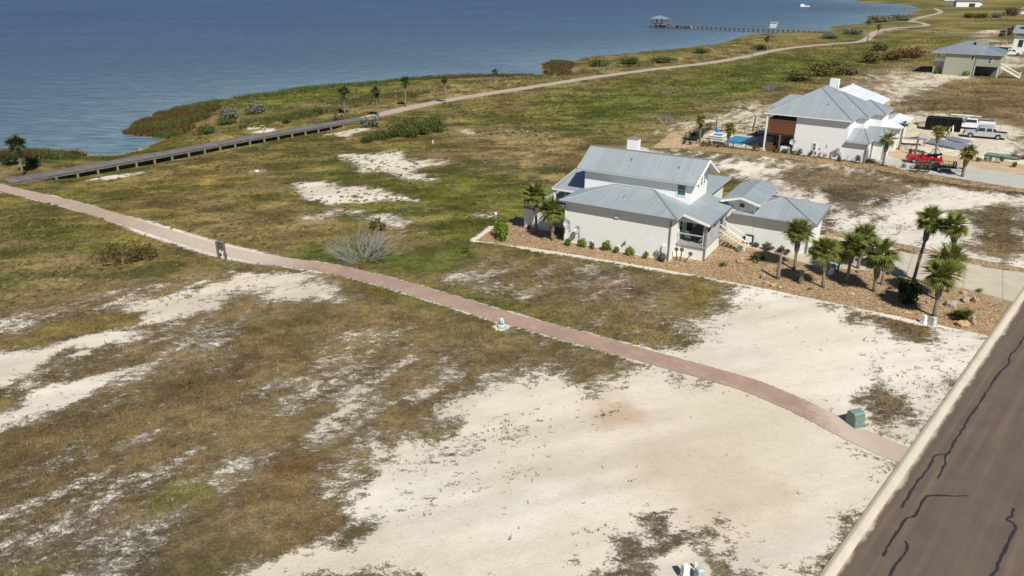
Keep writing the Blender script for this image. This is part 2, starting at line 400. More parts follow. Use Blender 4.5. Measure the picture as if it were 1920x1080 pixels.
# (outline in the photo, sand cover 0..1 or None, grass colour or None, feather in metres)
patches = [
    ([(0,520),(200,500),(420,498),(640,550),(760,590),(900,622),(1165,690),(1130,742),(1060,750),(960,722),(880,762),(860,862),(800,842),(700,872),(620,922),(640,1000),(560,1032),(470,1090),(-80,1090),(-80,540)], .31, BROWN, 2.0),
    ([(1165,690),(1220,690),(1400,740),(1590,815),(1705,855),(1560,1100),(470,1090),(560,1032),(655,1000),(620,932),(640,892),(700,872),(790,832),(868,868),(892,800),(850,760),(905,700),(1000,692),(1080,742),(1120,764),(1150,722)], 1.0, BROWN, 1.0),
    ([(880,740),(980,700),(1060,740),(1110,780),(1000,860),(860,960),(700,960),(640,905),(760,850),(870,870)], .82, BROWN, 2.0),
    ([(1192,995),(1225,962),(1292,984),(1275,1012),(1225,1035)], .12, PURPLE, .7),
    ([(1125,1070),(1155,1022),(1225,1028),(1250,1050),(1235,1095),(1120,1095)], .15, PURPLE, .8),
    ([(1325,1040),(1356,1030),(1405,1090),(1350,1095)], .3, BROWN, .5),
    ([(1290,970),(1340,975),(1360,1000),(1320,1015),(1280,1000)], .74, BROWN, .5),
    # lot between the path and the gravel bed
    ([(700,495),(880,470),(1000,475),(1240,510),(1330,520),(1382,550),(1350,592),(1295,648),(1205,652),(1100,615),(960,572),(800,518)], .23, BROWN, 1.6),
    ([(830,500),(885,500),(945,520),(960,545),(900,540),(850,520)], .6, BROWN, 1.2),
    ([(1080,490),(1220,520),(1250,560),(1150,560),(1060,520)], .36, PURPLE, 1.5),
    ([(1250,540),(1330,530),(1375,552),(1320,590),(1240,570)], .06, OLIVE, 1.2),
    ([(1385,540),(1480,545),(1600,585),(1720,607),(1860,632),(1705,850),(1590,815),(1400,742),(1225,665),(1290,648),(1350,592)], .97, BROWN, 1.1),
    ([(1595,590),(1690,602),(1765,640),(1690,652),(1625,622)], .2, BROWN, .7),
    ([(1590,745),(1640,722),(1690,762),(1712,802),(1650,792)], .18, PURPLE, .6),
    ([(1630,680),(1660,690),(1665,705),(1635,700)], .35, BROWN, .5),
    ([(1660,650),(1850,640),(1760,770),(1720,830),(1690,780)], .84, BROWN, 1.2),
    # bare ground on the left
    ([(300,560),(430,520),(436,500),(520,505),(668,548),(640,566),(520,560),(450,548),(400,584),(330,602),(250,606),(200,582)], .86, BROWN, .9),
    ([(118,640),(200,610),(245,622),(230,640),(160,655)], .95, BROWN, .5),
    ([(-60,665),(80,650),(135,640),(110,668),(50,695),(10,715),(-60,722)], .95, BROWN, .5),
    ([(-60,800),(0,768),(100,730),(200,700),(312,686),(255,722),(150,772),(50,802),(-60,838)], .85, BROWN, .9),
    ([(240,696),(350,640),(450,600),(480,612),(385,664),(300,702)], .5, BROWN, 1.2),
    ([(-60,612),(100,588),(222,560),(212,592),(60,616),(-60,634)], .42, BROWN, 1.0),
    ([(580,720),(740,605),(770,625),(650,725)], .5, BROWN, 1.5),
    ([(560,812),(700,690),(850,705),(720,805),(610,850)], .46, BROWN, 2.0),
    ([(320,890),(500,850),(570,900),(410,1005),(300,1015)], .34, BROWN, 2.0),
    ([(40,960),(260,950),(310,1065),(150,1075),(20,1050)], .28, PURPLE, 2.0),
    ([(0,900),(120,880),(160,920),(20,960)], .33, BROWN, 1.5),
    ([(430,600),(560,585),(640,600),(560,640),(440,640)], .10, (.165, .132, .058), 1.5),
    ([(0,640),(60,620),(190,585),(250,590),(170,625),(0,655)], .04, GOLD, 1.0),
    ([(0,850),(150,775),(330,690),(470,660),(520,700),(300,780),(100,870),(0,900)], .14, (.168, .127, .064), 1.5),
    ([(525,858),(560,850),(575,872),(545,880)], .15, RUST, .5),
    ([(575,990),(605,982),(612,1005),(585,1010)], .1, RUST, .4),
    ([(540,900),(620,930),(640,1000),(560,1010),(520,960)], .08, BROWN, 1.0),
    ([(300,925),(380,915),(380,950),(310,955)], .08, GREEN, .8),
    ([(640,868),(672,862),(680,888),(650,892)], .1, OLIVE, .4),
    ([(700,560),(900,625),(1165,690),(1100,700),(900,660),(740,600)], .16, BROWN, 1.2),
    # the meadow towards the shore
    ([(0,370),(260,440),(440,495),(220,510),(0,560),(-60,560),(-60,360)], .02, OLIVE, 2.0),
    ([(0,500),(120,470),(200,500),(100,560),(0,580)], .03, DRY, 2.0),
    ([(0,420),(140,430),(240,470),(120,460),(0,470)], .01, GREEN, 1.5),
    ([(0,520),(40,510),(60,530),(10,545)], .0, LUSH, .7),
    ([(240,330),(560,270),(640,290),(560,350),(420,400),(300,360)], .03, GOLD, 4.0),
    ([(380,410),(520,380),(620,430),(560,470),(480,460)], .04, DRY, 3.0),
    ([(530,475),(620,458),(740,468),(880,468),(892,490),(800,512),(700,502),(600,488)], .0, LUSH, 1.0),
    ([(800,420),(930,400),(960,420),(880,450),(800,450)], .0, GREEN, 1.5),
    ([(590,300),(660,295),(690,330),(620,330)], .0, GREEN, 1.5),
    ([(850,240),(1000,235),(1090,260),(1080,330),(940,330),(860,300)], .08, DRY, 4.0),
    ([(830,320),(960,330),(1040,360),(980,390),(850,380)], .01, GREEN, 2.0),
    ([(1050,205),(1150,172),(1300,142),(1450,112),(1560,112),(1540,142),(1400,172),(1250,205),(1150,235)], .0, LUSH, 4.0),
    ([(1050,180),(1300,130),(1480,100),(1620,90),(1640,110),(1400,150),(1200,200),(1080,240)], .0, GREEN, 5.0),
    ([(640,290),(742,284),(758,296),(732,301),(822,298),(812,311),(760,318),(816,336),(790,343),(730,326),(680,320)], .88, DRY, 1.0),
    ([(552,345),(610,341),(682,352),(728,362),(772,375),(720,375),(660,379),(620,384),(575,371)], .92, DRY, .7),
    ([(560,406),(640,390),(705,398),(775,414),(792,432),(742,442),(700,411),(640,402),(570,416)], .62, DRY, .9),
    ([(155,337),(215,325),(278,324),(225,336)], .8, DRY, .6),
    ([(612,252),(660,240),(693,241),(645,259)], .9, DRY, .7),
    ([(452,239),(500,234),(512,245),(470,246)], .85, DRY, .8),
    ([(893,402),(920,398),(930,407),(905,410)], .8, DRY, .4),
    ([(868,244),(890,243),(892,249),(870,249)], .7, DRY, .5),
    ([(930,240),(980,240),(1010,248),(960,252)], .45, DRY, 1.0),
    # lot between the two white houses
    ([(1120,285),(1200,277),(1300,288),(1440,298),(1560,318),(1680,338),(1930,368),(1930,512),(1800,492),(1680,462),(1560,440),(1470,400),(1480,380),(1400,335),(1330,305),(1220,295)], .84, BROWN, 1.5),
    ([(1465,335),(1500,312),(1620,330),(1725,345),(1705,370),(1650,382),(1640,402),(1590,400),(1560,425),(1490,415),(1500,400),(1560,385),(1530,362)], .14, PURPLE, 1.5),
    ([(1560,395),(1640,400),(1620,430),(1560,440)], .6, BROWN, 1.2),
    ([(1800,402),(1850,385),(1930,388),(1930,455),(1870,485),(1830,462),(1842,430)], .18, BROWN, 1.2),
    ([(1260,280),(1480,298),(1640,318),(1640,328),(1440,312),(1260,292)], .45, BROWN, 1.0),
    ([(1200,262),(1260,248),(1300,240),(1360,235),(1440,205),(1420,190),(1340,215),(1260,235)], .6, DRY, 2.0),
    ([(1330,250),(1440,200),(1440,260),(1400,262)], .7, DRY, 2.0),
    ([(1580,190),(1620,148),(1750,132),(1830,146),(1700,186),(1655,216),(1780,210),(1880,233),(1930,240),(1930,345),(1700,300),(1640,235)], .85, DRY, 2.5),
    ([(1700,200),(1760,165),(1830,147),(1930,152),(1930,238),(1860,222),(1780,206)], .08, BROWN, 3.0),
    ([(1580,150),(1700,120),(1740,140),(1600,200),(1560,190)], .45, BROWN, 4.0),
    ([(1840,60),(1930,90),(1930,130),(1850,128)], .7, DRY, 3.0),
    ([(1830,56),(1880,56),(1880,61),(1832,61)], .9, DRY, 2.0),
    # shore side of the boardwalk and trail
    ([(220,250),(290,214),(370,193),(420,190),(400,220),(360,250),(300,256)], .0, RUST, 3.0),
    ([(560,200),(700,175),(900,150),(1000,145),(1000,160),(850,180),(720,205),(650,225)], .06, DRY, 4.0),
    ([(420,190),(560,166),(760,150),(760,165),(600,185),(480,215)], .0, GREEN, 3.0),
    ([(1000,145),(1150,125),(1350,95),(1450,80),(1450,92),(1300,115),(1100,145)], .04, DRY, 4.0),
]
patches_w = [(gxy(p), s, c, f) for p, s, c, f in patches]

def ground_look(x, y, d):
    """sand cover, grass colour, sand colour at places on the ground"""
    n1 = fbm(x, y, .045, 4, 11); n2 = fbm(x, y, .25, 4, 23, ang=ROAD_ANG, stretch=1.8); n3 = fbm(x, y, .012, 3, 37)
    wx = x + (fbm(x, y, .35, 4, 41) - .5) * 4.6; wy = y + (fbm(x, y, .35, 4, 51) - .5) * 4.6
    sand = np.full(x.shape, .05) + np.clip(n1 - .62, 0, 1) * .5
    base = np.array(OLIVE)[None] * np.ones((len(x), 3))
    t = sstep(.42, .62, .5 * n1 + .5 * n2)[:, None]; base = base * (1 - t) + np.array(GREEN)[None] * t
    t = (sstep(.5, .72, n3 * .4 + n2 * .6))[:, None]; base = base * (1 - t) + np.array(DRY)[None] * t
    lots = (sstep(-4, 6, x - (.55 * y - 20)) * sstep(232, 215, y) * (y > 66))[:, None]; base = base * (1 - lots) + np.array(BROWN)[None] * lots
    col = base
    big = np.clip(np.hypot(x, y) / 90, .7, 3.5)
    for poly, s, c, f in patches_w:
        P = np.asarray(poly); lo = P.min(0) - 8 - f * 2; hi = P.max(0) + 8 + f * 2
        k = np.nonzero((x > lo[0]) & (x < hi[0]) & (y > lo[1]) & (y < hi[1]))[0]
        if not len(k): continue
        f = max(f, .7); w = sstep(-f * 2.3, f * 2.0, sdf(poly, wx[k] * .75 + x[k] * .25, wy[k] * .75 + y[k] * .25))
        if s is not None: sand[k] = sand[k] * (1 - w) + s * w
        if c is not None:
            tt = (w * (.75 + .25 * n2[k]))[:, None]; col[k] = col[k] * (1 - tt) + np.array(c)[None] * tt
    st = fbm(x, y, .8, 5, 131, .68, ROAD_ANG + .12, 2.2); mid = 4 * sand * (1 - sand)
    sand = np.clip(sand + (st - .5) * (1.25 * mid + .12) * (sand > .03), 0, 1)
    blot = fbm(x, y, .33, 5, 151, .6, .2, 1.9); blot2 = fbm(x, y, .9, 4, 171, .6, .1, 1.6)
    ba = .12 + .26 * sstep(58, 80, y)
    col = col * (1 - ba + 2 * ba * sstep(.3, .7, blot))[:, None] * (.78 + .44 * sstep(.3, .7, blot2))[:, None]
    t = (sstep(.56, .66, fbm(x, y, .21, 5, 191, .6, .15, 2.2)) * .55 * (y > 66) * (1 - .6 * lots[:, 0]))[:, None]; col = col * (1 - t) + np.array((.255, .2, .11))[None] * t
    t = (sstep(.58, .68, fbm(x, y, .27, 5, 211, .6, .15, 2.0)) * .7 * (y > 60) * (1 - .85 * lots[:, 0]))[:, None]; col = col * (1 - t) + np.array((.062, .078, .022))[None] * t
    col = col * (.96 - .08 * sstep(56, 74, y))[:, None] * np.array([1.0, .98, .92])[None]
    # loose sand washed along the edges of the brick path and the bed
    b = dline(brick_line, x, y)
    e = sstep(1.05 + 1.5 * np.clip(n2 - .3, 0, 1), .9, b); worn = sstep(-19, -26, x) * sstep(-46, -38, x)
    e2 = sstep(2.2, 1.0, b) * worn
    sand = np.maximum(sand, np.maximum(e * .92, e2))
    tb = dline(trail_line, x, y); sand = np.maximum(sand, .5 * sstep(2.6, 1.6, tb))
    bd = sdf(gxy(bed_px), x, y); sand = np.maximum(sand, .93 * sstep(-.35 - 1.9 * np.clip(n2 - .2, 0, 1), -.1 - .9 * np.clip(n2 - .2, 0, 1), bd) * (1 - sstep(0, .2, bd)) * (y < 76))
    # sand above the waterline
    sand = np.maximum(sand, .42 * sstep(2.2, .6, d) * sstep(-2, 0, d) * sstep(.45, .6, fbm(x, y, .05, 3, 77)))
    for cx, cy, r in ((1284, 1074, 1.2), (940, 613, .7)):
        g = G(cx, cy); q = np.hypot(x - g.x, y - g.y) + (n2 - .5) * 1.2; sand = np.maximum(sand, .97 * sstep(r * 1.3, r * .8, q))
    sc = np.array([.63, .58, .495])[None] * np.ones((len(x), 3))
    m = fbm(x, y, .09, 5, 63, ang=ROAD_ANG, stretch=2.2); t = sstep(.42, .72, m)[:, None] * .75
    sc = sc * (1 - t) + np.array([.54, .47, .375])[None] * t
    m2 = fbm(x, y, .14, 5, 83); t = sstep(.55, .75, m2)[:, None] * .6; sc = sc * (1 - t) + np.array([.64, .61, .54])[None] * t
    tk = fbm(x, y, .55, 5, 231, .6, ROAD_ANG - .5, 5.0); sc = sc * (.90 + .2 * sstep(.3, .7, tk))[:, None]
    for cx, cy, rx, colr in ((1150, 765, 2.8, (.44, .31, .20)), (1420, 790, 6, (.54, .475, .36)), (1330, 900, 5, (.49, .40, .29))):
        g = G(cx, cy); q = np.hypot(wx - g.x, (wy - g.y) * .8); t = (sstep(rx, rx * .3, q) * .7)[:, None]; sc = sc * (1 - t) + np.array(colr)[None] * t
    k = (sstep(95, 130, y) * .5)[:, None]; sc = sc * (1 - k) + np.array([.52, .44, .30])[None] * k
    return np.clip(sand, 0, 1), col, sc, n2

def axis(fine0, fine1, step, far0, far1, grow=1.09):
    a = list(np.arange(fine0, fine1 + 1e-6, step)); s = step; v = a[-1]
    while v < far1: s *= grow; v += s; a.append(v)
    s = step; v = a[0]; pre = []
    while v > far0: s *= grow; v -= s; pre.append(v)
    return np.array(pre[::-1] + a)
gx = axis(-72, 82, .33, -3500, 3800); gy = axis(22, 128, .33, -120, 6500, 1.045)
X, Y = np.meshgrid(gx, gy); xs, ys = X.ravel(), Y.ravel()
zz, dsh = terrain_z(xs, ys)
sand_c, grass_c, sand_col, _n2 = ground_look(xs, ys, dsh)
nx, ny = len(gx), len(gy)
idx = np.arange(nx * ny).reshape(ny, nx)
F = np.stack([idx[:-1, :-1], idx[:-1, 1:], idx[1:, 1:], idx[1:, :-1]], -1).reshape(-1, 4)

def ground_mat():
    m, nt, p = new_mat("sandy_grassland"); L = nt.links.new
    geo = N(nt, "ShaderNodeNewGeometry")
    a1 = N(nt, "ShaderNodeAttribute", attribute_name="gcol"); a2 = N(nt, "ShaderNodeAttribute", attribute_name="scol")
    mp = N(nt, "ShaderNodeMapping"); mp.inputs["Rotation"].default_value = (0, 0, -ROAD_ANG); mp.inputs["Scale"].default_value = (.55, 1, 1)
    L(geo.outputs["Position"], mp.inputs["Vector"])
    n1 = N(nt, "ShaderNodeTexNoise", Scale=2.1, Detail=11.0, Roughness=.76); L(mp.outputs[0], n1.inputs["Vector"])
    n2 = N(nt, "ShaderNodeTexNoise", Scale=5.5, Detail=6.0, Roughness=.75); L(geo.outputs["Position"], n2.inputs["Vector"])
    n3 = N(nt, "ShaderNodeTexNoise", Scale=.22, Detail=8.0, Roughness=.6); L(geo.outputs["Position"], n3.inputs["Vector"])
    nn = math_n(nt, 'ADD', math_n(nt, 'MULTIPLY', n1.outputs[0], .66), math_n(nt, 'MULTIPLY', n2.outputs[0], .34))
    nn = math_n(nt, 'ADD', math_n(nt, 'MULTIPLY', math_n(nt, 'SUBTRACT', nn, .5), 4.2), .5)
    f = math_n(nt, 'SUBTRACT', math_n(nt, 'SUBTRACT', math_n(nt, 'MULTIPLY', a1.outputs["Alpha"], 1.22), .07), nn)
    f = math_n(nt, 'ADD', math_n(nt, 'DIVIDE', f, .42), .5, True)
    gv = ramp(nt, math_n(nt, 'ADD', math_n(nt, 'MULTIPLY', n2.outputs[0], .6), math_n(nt, 'MULTIPLY', n3.outputs[0], .4)), [(.32, (.55, .55, .52)), (.5, (1, 1, 1)), (.68, (1.55, 1.5, 1.45))])
    sv = ramp(nt, math_n(nt, 'ADD', math_n(nt, 'MULTIPLY', n1.outputs[0], .6), math_n(nt, 'MULTIPLY', n2.outputs[0], .4)), [(.28, (.80, .78, .75)), (.5, (1, 1, 1)), (.72, (1.10, 1.10, 1.10))])
    n4 = N(nt, "ShaderNodeTexNoise", Scale=1.5, Detail=9.0, Roughness=.72); L(geo.outputs["Position"], n4.inputs["Vector"])
    g4 = ramp(nt, n4.outputs[0], [(.33, (.60, .60, .56)), (.5, (1, 1, 1)), (.66, (1.5, 1.45, 1.4))])
    # small dark specks of weed and gravel on the bare sand
    vo = N(nt, "ShaderNodeTexVoronoi", Scale=1.7); L(geo.outputs["Position"], vo.inputs["Vector"])
    spk = ramp(nt, math_n(nt, 'ADD', vo.outputs["Distance"], math_n(nt, 'MULTIPLY', n3.outputs[0], .22)), [(.105, (.42, .38, .3)), (.15, (1, 1, 1))])
    sc = mul_col(nt, mul_col(nt, a2.outputs["Color"], sv.outputs[0]), spk.outputs[0])
    L(mix_col(nt, f, mul_col(nt, mul_col(nt, a1.outputs["Color"], gv.outputs[0]), g4.outputs[0]), sc), p.inputs["Base Color"])
    p.inputs["Roughness"].default_value = .95; p.inputs["Specular IOR Level"].default_value = .15
    h = math_n(nt, 'MULTIPLY', n2.outputs[0], math_n(nt, 'SUBTRACT', 1.25, f))
    bump(nt, p, h, .9, .16)
    return m
ground = link("ground", raw_mesh("ground", np.stack([xs, ys, zz], 1), F, ground_mat(),
    {"gcol": np.concatenate([grass_c, sand_c[:, None]], 1), "scol": np.concatenate([sand_col, np.ones((len(xs), 1))], 1)}, True))
tag(ground, "flat sandy ground with dry grass between road and bay", kind="structure")

# ------------------------------------------------------------------ bay
def water_mat():
    m, nt, p = new_mat("choppy_bay_water"); L = nt.links.new
    geo = N(nt, "ShaderNodeNewGeometry")
    mp = N(nt, "ShaderNodeMapping"); mp.inputs["Rotation"].default_value = (0, 0, R(12)); mp.inputs["Scale"].default_value = (.35, 1, 1)
    L(geo.outputs["Position"], mp.inputs["Vector"])
    n1 = N(nt, "ShaderNodeTexNoise", Scale=.75, Detail=6.0, Roughness=.6); L(mp.outputs[0], n1.inputs["Vector"])
    n2 = N(nt, "ShaderNodeTexNoise", Scale=.02, Detail=5.0, Roughness=.6); L(mp.outputs[0], n2.inputs["Vector"])
    n3 = N(nt, "ShaderNodeTexNoise", Scale=.16, Detail=9.0, Roughness=.62); L(mp.outputs[0], n3.inputs["Vector"])
    a = N(nt, "ShaderNodeAttribute", attribute_name="depth")
    deep = ramp(nt, n2.outputs[0], [(.3, (.026, .054, .135)), (.7, (.042, .085, .180))])
    c = mix_col(nt, a.outputs["Alpha"], deep.outputs[0], (.14, .225, .285))
    foam = ramp(nt, n3.outputs[0], [(.735, (0, 0, 0)), (.755, (1, 1, 1))])
    ff = math_n(nt, 'MULTIPLY', foam.outputs[0], .8)
    rip = ramp(nt, n1.outputs[0], [(.35, (.72, .75, .80)), (.65, (1.30, 1.25, 1.2))])
    L(mix_col(nt, ff, mul_col(nt, c, rip.outputs[0]), (.7, .72, .72)), p.inputs["Base Color"])
    p.inputs["Roughness"].default_value = .3; p.inputs["IOR"].default_value = 1.33
    bump(nt, p, math_n(nt, 'ADD', n1.outputs[0], math_n(nt, 'MULTIPLY', n3.outputs[0], 2.0)), 1.0, 1.6)
    return m
wx_ = axis(-160, 160, 6, -6000, 6000, 1.25); wy_ = axis(60, 460, 6, 40, 9000, 1.2)
WX, WY = np.meshgrid(wx_, wy_); wxs, wys = WX.ravel(), WY.ravel()
wd = sdf(shore, wxs, wys)
shallow = np.exp(np.minimum(wd, 0) / 22.0) * .5 + .5 * np.exp(np.minimum(wd, 0) / 110.)
widx = np.arange(len(wxs)).reshape(len(wy_), len(wx_))
WF = np.stack([widx[:-1, :-1], widx[:-1, 1:], widx[1:, 1:], widx[1:, :-1]], -1).reshape(-1, 4)
bay = link("bay_water", raw_mesh("bay_water", np.stack([wxs, wys, np.full(len(wxs), WATER_Z)], 1), WF, water_mat(),
    {"depth": np.stack([shallow] * 4, 1)}, True))
tag(bay, "choppy blue grey bay water beyond the grassy shore", kind="structure")

# ------------------------------------------------------------------ road, kerb, paths, drives, beds
def strip(name, pts, w, z, m, edge=0.0, parent=None):
    mb = MB(); n = len(pts); vs = []
    for i, p in enumerate(pts):
        a = np.array(pts[max(i - 1, 0)]); b = np.array(pts[min(i + 1, n - 1)]); t = (b - a) / (np.linalg.norm(b - a) + 1e-9)
        nrm = np.array([-t[1], t[0]]); e1, e2 = random.uniform(-edge, edge), random.uniform(-edge, edge)
        for s in (w / 2 + e1, -w / 2 - e2):
            q = np.array(p) + nrm * s; vs.append((q[0], q[1], z))
    mb.add(vs, [(2*i, 2*i+1, 2*i+3, 2*i+2) for i in range(n - 1)])
    return mb.build(name, m, parent)
def slab(name, poly, z0, z1, m, parent=None):
    return MB().prism([(x, y, z0) for x, y in poly], (0, 0, z1 - z0)).build(name, m, parent)
def dense(poly, step, jit, seed=1):              # break straight outlines up a little
    r = random.Random(seed); out = []
    for i in range(len(poly)):
        a, b = np.array(poly[i]), np.array(poly[(i + 1) % len(poly)]); L = np.linalg.norm(b - a); k = max(1, int(L / step))
        for j in range(k):
            q = a + (b - a) * j / k; out.append((q[0] + r.uniform(-jit, jit), q[1] + r.uniform(-jit, jit)))
    return out

def road_mat():
    m, nt, p = new_mat("worn_brown_asphalt"); L = nt.links.new
    tc = N(nt, "ShaderNodeTexCoord")
    mp = N(nt, "ShaderNodeMapping"); mp.inputs["Scale"].default_value = (.02, 1, 1); L(tc.outputs["Object"], mp.inputs["Vector"])
    n1 = N(nt, "ShaderNodeTexNoise", Scale=2.2, Detail=5.0, Roughness=.6); L(mp.outputs[0], n1.inputs["Vector"])
    n2 = N(nt, "ShaderNodeTexNoise", Scale=60.0, Detail=3.0, Roughness=.8); L(tc.outputs["Object"], n2.inputs["Vector"])
    n3 = N(nt, "ShaderNodeTexNoise", Scale=.5, Detail=9.0, Roughness=.65); L(tc.outputs["Object"], n3.inputs["Vector"])
    c1 = ramp(nt, n1.outputs[0], [(.3, (.105, .080, .064)), (.55, (.128, .098, .078)), (.72, (.165, .125, .095))])
    c2 = ramp(nt, n2.outputs[0], [(.25, (.72, .72, .72)), (.75, (1.3, 1.28, 1.25))])
    c3 = ramp(nt, n3.outputs[0], [(.3, (.86, .86, .88)), (.7, (1.12, 1.1, 1.06))])
    col = mul_col(nt, mul_col(nt, c1.outputs[0], c2.outputs[0]), c3.outputs[0])
    sx = N(nt, "ShaderNodeSeparateXYZ"); L(tc.outputs["Object"], sx.inputs[0])
    dist = math_n(nt, 'ADD', math_n(nt, 'MULTIPLY', sx.outputs[1], -1.0), math_n(nt, 'MULTIPLY', math_n(nt, 'SUBTRACT', n3.outputs[0], .5), .9))
    sandf = ramp(nt, dist, [(.42, (1, 1, 1)), (.66, (0, 0, 0))])
    L(mix_col(nt, sandf.outputs[0], col, (.50, .44, .34)), p.inputs["Base Color"])
    p.inputs["Roughness"].default_value = .9; p.inputs["Specular IOR Level"].default_value = .25
    bump(nt, p, n2.outputs[0], .4, .02); return m
def conc_mat(name, col, joints=None):
    m, nt, p = new_mat(name); L = nt.links.new
    tc = N(nt, "ShaderNodeTexCoord")
    n1 = N(nt, "ShaderNodeTexNoise", Scale=.6, Detail=9.0, Roughness=.65); L(tc.outputs["Object"], n1.inputs["Vector"])
    n2 = N(nt, "ShaderNodeTexNoise", Scale=30.0, Detail=3.0); L(tc.outputs["Object"], n2.inputs["Vector"])
    c = ramp(nt, n1.outputs[0], [(.3, tuple(v * .88 for v in col)), (.7, tuple(v * 1.1 for v in col))])
    c2 = ramp(nt, n2.outputs[0], [(.3, (.9, .9, .9)), (.7, (1.08, 1.08, 1.08))])
    L(mul_col(nt, c.outputs[0], c2.outputs[0]), p.inputs["Base Color"]); p.inputs["Roughness"].default_value = .85
    bump(nt, p, n2.outputs[0], .15, .02); return m
def brick_mat():
    m, nt, p = new_mat("red_brick_paving"); L = nt.links.new
    geo = N(nt, "ShaderNodeNewGeometry")
    mp = N(nt, "ShaderNodeMapping"); mp.inputs["Rotation"].default_value = (0, 0, R(38)); L(geo.outputs["Position"], mp.inputs["Vector"])
    br = N(nt, "ShaderNodeTexBrick"); br.inputs["Scale"].default_value = 2.4; br.inputs["Mortar Size"].default_value = .03
    br.inputs["Color1"].default_value = (.375, .235, .185, 1); br.inputs["Color2"].default_value = (.305, .20, .165, 1); br.inputs["Mortar"].default_value = (.34, .27, .21, 1)
    L(mp.outputs[0], br.inputs["Vector"])
    n1 = N(nt, "ShaderNodeTexNoise", Scale=.35, Detail=9.0, Roughness=.7); L(geo.outputs["Position"], n1.inputs["Vector"])
    n2 = N(nt, "ShaderNodeTexNoise", Scale=1.6, Detail=9.0, Roughness=.7); L(geo.outputs["Position"], n2.inputs["Vector"])
    sx = N(nt, "ShaderNodeSeparateXYZ"); L(geo.outputs["Position"], sx.inputs[0])
    var = ramp(nt, n1.outputs[0], [(.3, (.74, .75, .78)), (.7, (1.2, 1.16, 1.1))])
    far = ramp(nt, math_n(nt, 'DIVIDE', math_n(nt, 'MULTIPLY', sx.outputs[0], -1.0), 60.0), [(.3, (0, 0, 0)), (.40, (.8, .8, .8)), (.58, (.72, .72, .72)), (.72, (.25, .25, .25))])
    dust = math_n(nt, 'ADD', math_n(nt, 'MULTIPLY', math_n(nt, 'SUBTRACT', n2.outputs[0], .56), 3.2, True), far.outputs[0], True)
    near = ramp(nt, math_n(nt, 'DIVIDE', math_n(nt, 'ADD', sx.outputs[0], math_n(nt, 'MULTIPLY', n2.outputs[0], 3.0)), 30.0), [(.655, (0, 0, 0)), (.705, (.85, .85, .85)), (.78, (.45, .45, .45))])
    dust = math_n(nt, 'MAXIMUM', dust, near.outputs[0])
    L(mix_col(nt, dust, mul_col(nt, br.outputs[0], var.outputs[0]), (.52, .44, .35)), p.inputs["Base Color"])
    p.inputs["Roughness"].default_value = .9; bump(nt, p, br.outputs["Fac"], -.3, .02); return m
def gravel_mat(name, cols):
    m, nt, p = new_mat(name); L = nt.links.new
    geo = N(nt, "ShaderNodeNewGeometry")
    vo = N(nt, "ShaderNodeTexVoronoi", Scale=11.0); L(geo.outputs["Position"], vo.inputs["Vector"])
    n1 = N(nt, "ShaderNodeTexNoise", Scale=.5, Detail=8.0, Roughness=.6); L(geo.outputs["Position"], n1.inputs["Vector"])
    sx = N(nt, "ShaderNodeSeparateColor"); L(vo.outputs["Color"], sx.inputs[0])
    c = ramp(nt, sx.outputs[0], [(0, cols[0]), (.5, cols[1]), (1, cols[2])])
    v = ramp(nt, n1.outputs[0], [(.3, (.82, .8, .78)), (.7, (1.15, 1.15, 1.15))])
    L(mul_col(nt, c.outputs[0], v.outputs[0]), p.inputs["Base Color"]); p.inputs["Roughness"].default_value = .9
    bump(nt, p, vo.outputs["Distance"], -1.0, .10); return m
M['gravel'] = gravel_mat("brown_gravel", ((.10, .06, .03), (.285, .185, .093), (.52, .385, .235)))
M['gravel_pale'] = gravel_mat("tan_gravel", ((.33, .23, .13), (.46, .34, .2), (.56, .44, .3)))
M['concrete'] = conc_mat("pale_concrete", (.47, .42, .32))
M['concrete_b'] = conc_mat("grey_concrete", (.42, .41, .37))
M['kerb'] = conc_mat("sandy_kerb_concrete", (.53, .47, .375))
M['seal'] = mat("crack_sealant", (.028, .027, .033), .5, var=.2)
M['trail'] = conc_mat("pinkish_trail_paving", (.40, .32, .26))

road = MB().box(-60, 520, -13.5, -.45, -.3, .012).build("road", road_mat(), loc=kerb_a, rot=(0, 0, ROAD_ANG))
tag(road, kind="structure")
kerb = MB()
kerb.prism([(-60, -.45, -.2), (-60, .02, -.2), (-60, .02, .09), (-60, -.1, .12), (-60, -.24, .09), (-60, -.45, .020)], (580, 0, 0))
kerb = tag(kerb.build("kerb", M['kerb'], loc=kerb_a, rot=(0, 0, ROAD_ANG)), kind="structure")
MB().box(-60, 520, .02, .11, -.1, .06).build("kerb_back", conc_mat("brown_kerb_back", (.42, .33, .23)), kerb)  # narrow strip, darker and browner than the kerb, along its back edge
z4 = lambda x, y: (1500 + x / 2.25, 600 + y / 2.25)
cracks = [[(975,20),(945,70),(920,115),(885,150),(880,185),(840,225),(800,285),(770,330),(745,370),(710,420),(690,455),(655,510),(635,550),(610,580),(615,605),(600,630),(580,670)],
    [(625,568),(570,572),(555,605),(520,660),(495,680),(460,745),(430,792)],
    [(705,742),(640,743),(560,740),(525,755),(490,825),(455,835),(420,880),(375,950),(350,998)],
    [(448,935),(450,965),(440,990),(400,1040),(375,1090)],
    [(900,795),(895,825),(875,845),(908,870),(885,925),(860,980),(830,1050),(790,1095)]]
rinv = Matrix.Rotation(-ROAD_ANG, 3, 'Z')
for ci, c in enumerate(cracks):
    pts = smooth_line([tuple((rinv @ (G(*z4(*q)) - kerb_a)))[:2] for q in c], 4)
    pts = [(p[0] + random.uniform(-.03, .03), p[1] + random.uniform(-.03, .03)) for p in pts]
    strip("crack_seal", pts, .115, .018 + .004 * ci, M['seal'], .03, road)
brick_path = tag(strip("brick_path", smooth_line(brick_line, 4), 1.92, .03, brick_mat(), .05), kind="structure")
